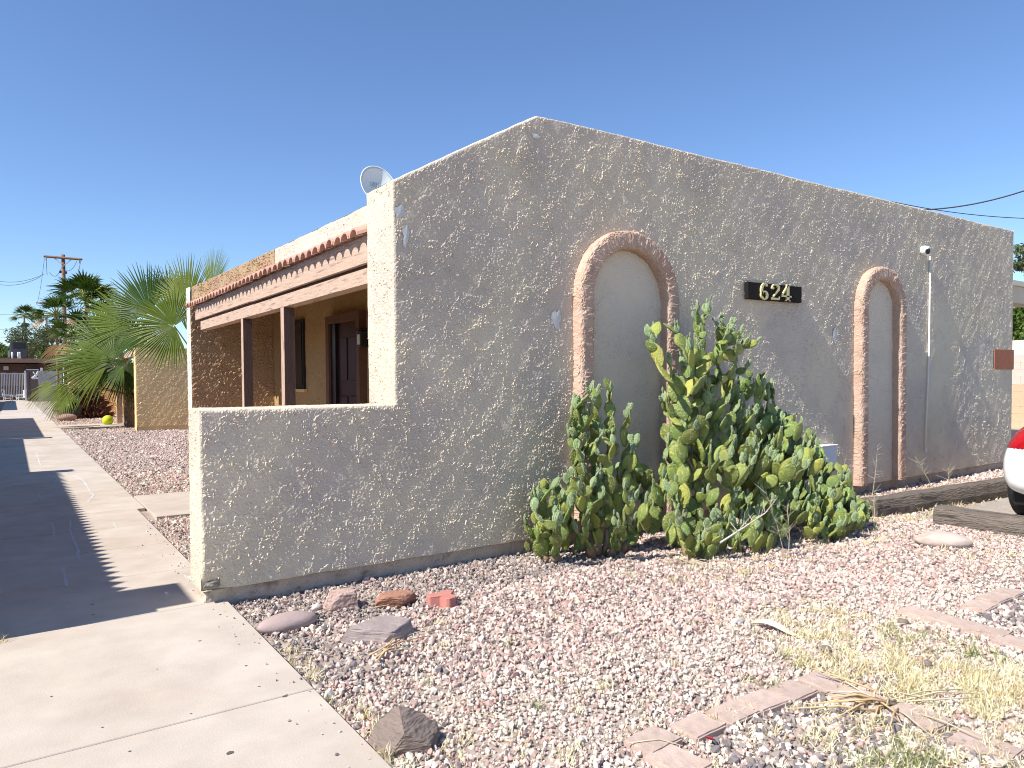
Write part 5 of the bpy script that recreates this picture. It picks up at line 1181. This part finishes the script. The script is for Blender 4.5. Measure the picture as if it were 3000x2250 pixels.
for (x, hw, zb_, zm, zt_) in sec:
    for k in range(NS):
        a = 2*PI*k/NS; c_, s_ = math.cos(a), math.sin(a); yv = hw*math.copysign(abs(c_)**.32, c_)
        zc = (zb_+zt_)/2; zz = zc+(zt_-zb_)/2*math.copysign(abs(s_)**.38, s_)
        if zz > .74: yv *= 1-(.30 if x < 1 else .14)*((zz-.74)/max(.05, zt_-.74))**1.5
        if zz < .5: yv *= 1-.05*(.5-zz)/.25
        V.append((x, yv, zz))
for i in range(len(sec)-1):
    for k in range(NS): F.append((i*NS+k, i*NS+(k+1) % NS, (i+1)*NS+(k+1) % NS, (i+1)*NS+k))
F.append(tuple(range(NS-1, -1, -1))); F.append(tuple(range((len(sec)-1)*NS, len(sec)*NS)))
car.location = (CX, CYY-.88, 0)
o = mobj('tmp', V, F, M_car, smooth=True); sub = o.modifiers.new('s', 'SUBSURF'); sub.levels = 4; sub.render_levels = 4
bpy.context.view_layer.update(); ev = bpy.data.meshes.new_from_object(o.evaluated_get(bpy.context.evaluated_depsgraph_get())); bpy.data.objects.remove(o)
def islight(p): return p.x < .40 and p.z > .755 and p.z < .975 and abs(p.y) > .46+.10*max(0, .82-p.z)/.07*0 and (p.x < .34-.6*max(0, p.z-.90))
for nm_, cond, m_, push in (('body', lambda p: not islight(p), M_car, 0), ('tail_light', lambda p: islight(p) and p.y > 0, M_tl, .006), ('tail_light', lambda p: islight(p) and p.y < 0, M_tl, .006)):
    idm = {}; V2, F2 = [], []
    for pf_ in ev.polygons:
        if not cond(pf_.center): continue
        q = []
        for vi in pf_.vertices:
            if vi not in idm: idm[vi] = len(V2); V2.append(ev.vertices[vi].co+ev.vertices[vi].normal*push)
            q.append(idm[vi])
        F2.append(tuple(q))
    ob_ = mobj(nm_, V2, F2, m_, parent=car, smooth=True)
V = [(1.0, -.70, 1.04), (1.0, .70, 1.04), (1.55, -.55, 1.44), (1.55, .55, 1.44), (2.7, -.55, 1.46), (2.7, .55, 1.46), (3.4, -.72, 1.0), (3.4, .72, 1.0)]
mobj('cabin', V, [(1, 0, 2, 3), (3, 2, 4, 5), (5, 4, 6, 7), (0, 6, 4, 2), (1, 3, 5, 7)], M_gl, parent=car)
for (x, yv) in ((.80, .80), (.80, -.80), (3.65, .80), (3.65, -.80)):
    V, F = tube_geo([(x, yv-.10, .31), (x, yv-.08, .31), (x, yv+.08, .31), (x, yv+.1, .31)], [.28, .31, .31, .28], 28); wh = mobj('wheel', V, F, M_tire, parent=car)
    V, F = tube_geo([(x, yv+.101, .31), (x, yv+.11, .31)], [.19, .17], 20); h_ = mobj('rim', V, F, M_metal); h_.parent = wh
bm = bmesh.new(); bxm(bm, .30, 1.1, -.78, .78, .17, .32, .03); bmobj('underbody', bm, M_black, parent=car)
# =================================================================== LITTER
c = gp(2205, 1838); d_ = gp(2352, 1872); V, F = [], []
n = 12
for i in range(n+1):
    t = i/n; p = c.lerp(d_, t)+Vector((0, 0, .03+.02*math.sin(t*5))); w = .028*(math.sin(PI*min(1, t*1.05+.03))**.6+.12); dr = (d_-c).normalized(); s_ = Vector((-dr.y, dr.x, 0))*w
    V += [p-s_, p+Vector((0, 0, w*.6)), p+s_, p-Vector((0, 0, .012))]
for i in range(n):
    for k in range(4): F.append((i*4+k, i*4+(k+1) % 4, i*4+4+(k+1) % 4, i*4+4+k))
mobj('dry_stick', V, F, mat('stick_pale', (.66, .55, .38), .8, .2, 20, .5, 40, stretch=(1, 6, 6)), label='pale split dry cactus rib lying above the grass patch', cat='stick')
pt_ = gp(2084, 2200); V = [(-.012, -.04, .01), (.012, -.03, .02), (.018, .02, .028), (.0, .045, .02), (-.014, .01, .012)]; o = mobj('petal', V, [(0, 1, 2, 3, 4)], mat('petal_red', (.5, .01, .03), .6), label='bright red petal on the gravel inside the near square', cat='petal'); o.location = (pt_.x, pt_.y, .03); o.rotation_euler = (.4, 0, 2.6)
o.modifiers.new('t', 'SOLIDIFY').thickness = .002
def twigs(name, c, n, L, m, label, seed, spread=1.0, flat=.15, r0=.006, cat='dry plant', dirv=None):
    r = random.Random(seed); g = []
    for k in range(n):
        a = r.uniform(0, 6.28) if dirv is None else dirv+r.gauss(0, .45); l = L*r.uniform(.5, 1); p = Vector(c)+Vector((r.gauss(0, .03), r.gauss(0, .03), .02)); d1 = Vector((math.cos(a)*spread, math.sin(a)*spread, r.uniform(0, flat*2))); q = p+d1*l*.5+Vector((0, 0, .02)); e = q+d1*l*.5+Vector((r.gauss(0, .04), r.gauss(0, .04), -.02))
        g.append(tube_geo([p, q, e], [r0, r0*.8, r0*.3], 5))
    V, F = merge(g); return mobj(name, V, F, m, smooth=True, label=label, cat=cat)
M_stalk = mat('dry_stalk', (.55, .38, .20), .8, .2, 10)
M_stalkp = mat('dry_stalk_pale', (.50, .43, .30), .8, .2, 10)
twigs('dry_stalks', gp(2610, 2075), 12, .42, M_stalk, 'orange brown dry stalks piled by the right side of the near square', 2, dirv=2.8, flat=.10)
twigs('dry_stalks', gp(2600, 2070), 14, .40, M_stalkp, 'pale straw stalks spread from the same pile', 3, flat=.06, r0=.004)
twigs('dry_stalks', gp(1110, 1935), 5, .28, M_stalk, 'thin brown stems beside the purple slate slab', 5, dirv=.6, flat=.05, r0=.005)
twigs('dry_stalks', gp(2010, 1655), 16, .25, M_stalkp, 'dry straw heaped under the middle cactus', 6, flat=.1, r0=.003)
tube('twig', [gp(1835, 2178, .035), gp(1930, 2165, .04), gp(2000, 2185, .035)], .0022, M_stalkp, None, 4, label='thin pale twig lying across the corner paver', cat='twig')
def weed(px, py, Y, h, label, seed, lean=(0, 0)):
    c = onp(px, py, 1, Y); r = random.Random(seed); g = []; tp = Vector((c.x+lean[0], Y+lean[1], h)); b = Vector((c.x, Y, 0)); g.append(tube_geo([b, b.lerp(tp, .5)+Vector((.02, 0, 0)), tp], [.0035, .003, .001], 4))
    for k in range(22):
        p = b.lerp(tp, r.uniform(.35, 1)); e = p+Vector((r.gauss(0, .06), r.gauss(0, .05), r.uniform(0, .09))); g.append(tube_geo([p, e], [.0014, .0006], 3))
    V, F = merge(g); mobj('dry_weed', V, F, M_stalkp, label=label, cat='weed', group='dry weeds by the wall')
weed(2555, 1365, 4.62, .62, 'thin bare weed standing in front of the smaller arch panel', 1, (.12, 0))
weed(2740, 1430, 4.3, .42, 'leaning dry stalk behind the dark railroad tie', 2, (-.22, .1))
weed(2780, 1420, 4.3, .3, 'short dry weed right of the leaning stalk', 3, (-.03, 0))
weed(2560, 1500, 3.9, .3, 'upright dry weed beside the end of the dark tie', 4, (0, 0))
weed(2310, 1660, 3.45, .45, 'thick bare dry stalk in front of the right cactus clump', 5, (-.02, 0))
weed(2300, 1600, 3.5, .55, 'feathery dry weed between the cactus pads', 6, (-.25, 0))
g = [tube_geo([onp(2110, 1590, 1, 3.55), onp(2180, 1545, 1, 3.5), onp(2240, 1505, 1, 3.5), onp(2260, 1480, 1, 3.5)], [.009, .007, .004, .002], 5)]
for k in range(12):
    p = onp(2150+k*9, 1560-k*6, 1, 3.5); g.append(tube_geo([p, p+Vector((rnd.gauss(.03, .05), rnd.gauss(0, .04), rnd.uniform(.02, .12)))], [.003, .001], 3))
V, F = merge(g); mobj('dry_branch', V, F, mat('branch_grey', (.5, .45, .38), .9, .1), label='long grey dead branch slanting up through the cactus pads', cat='branch')
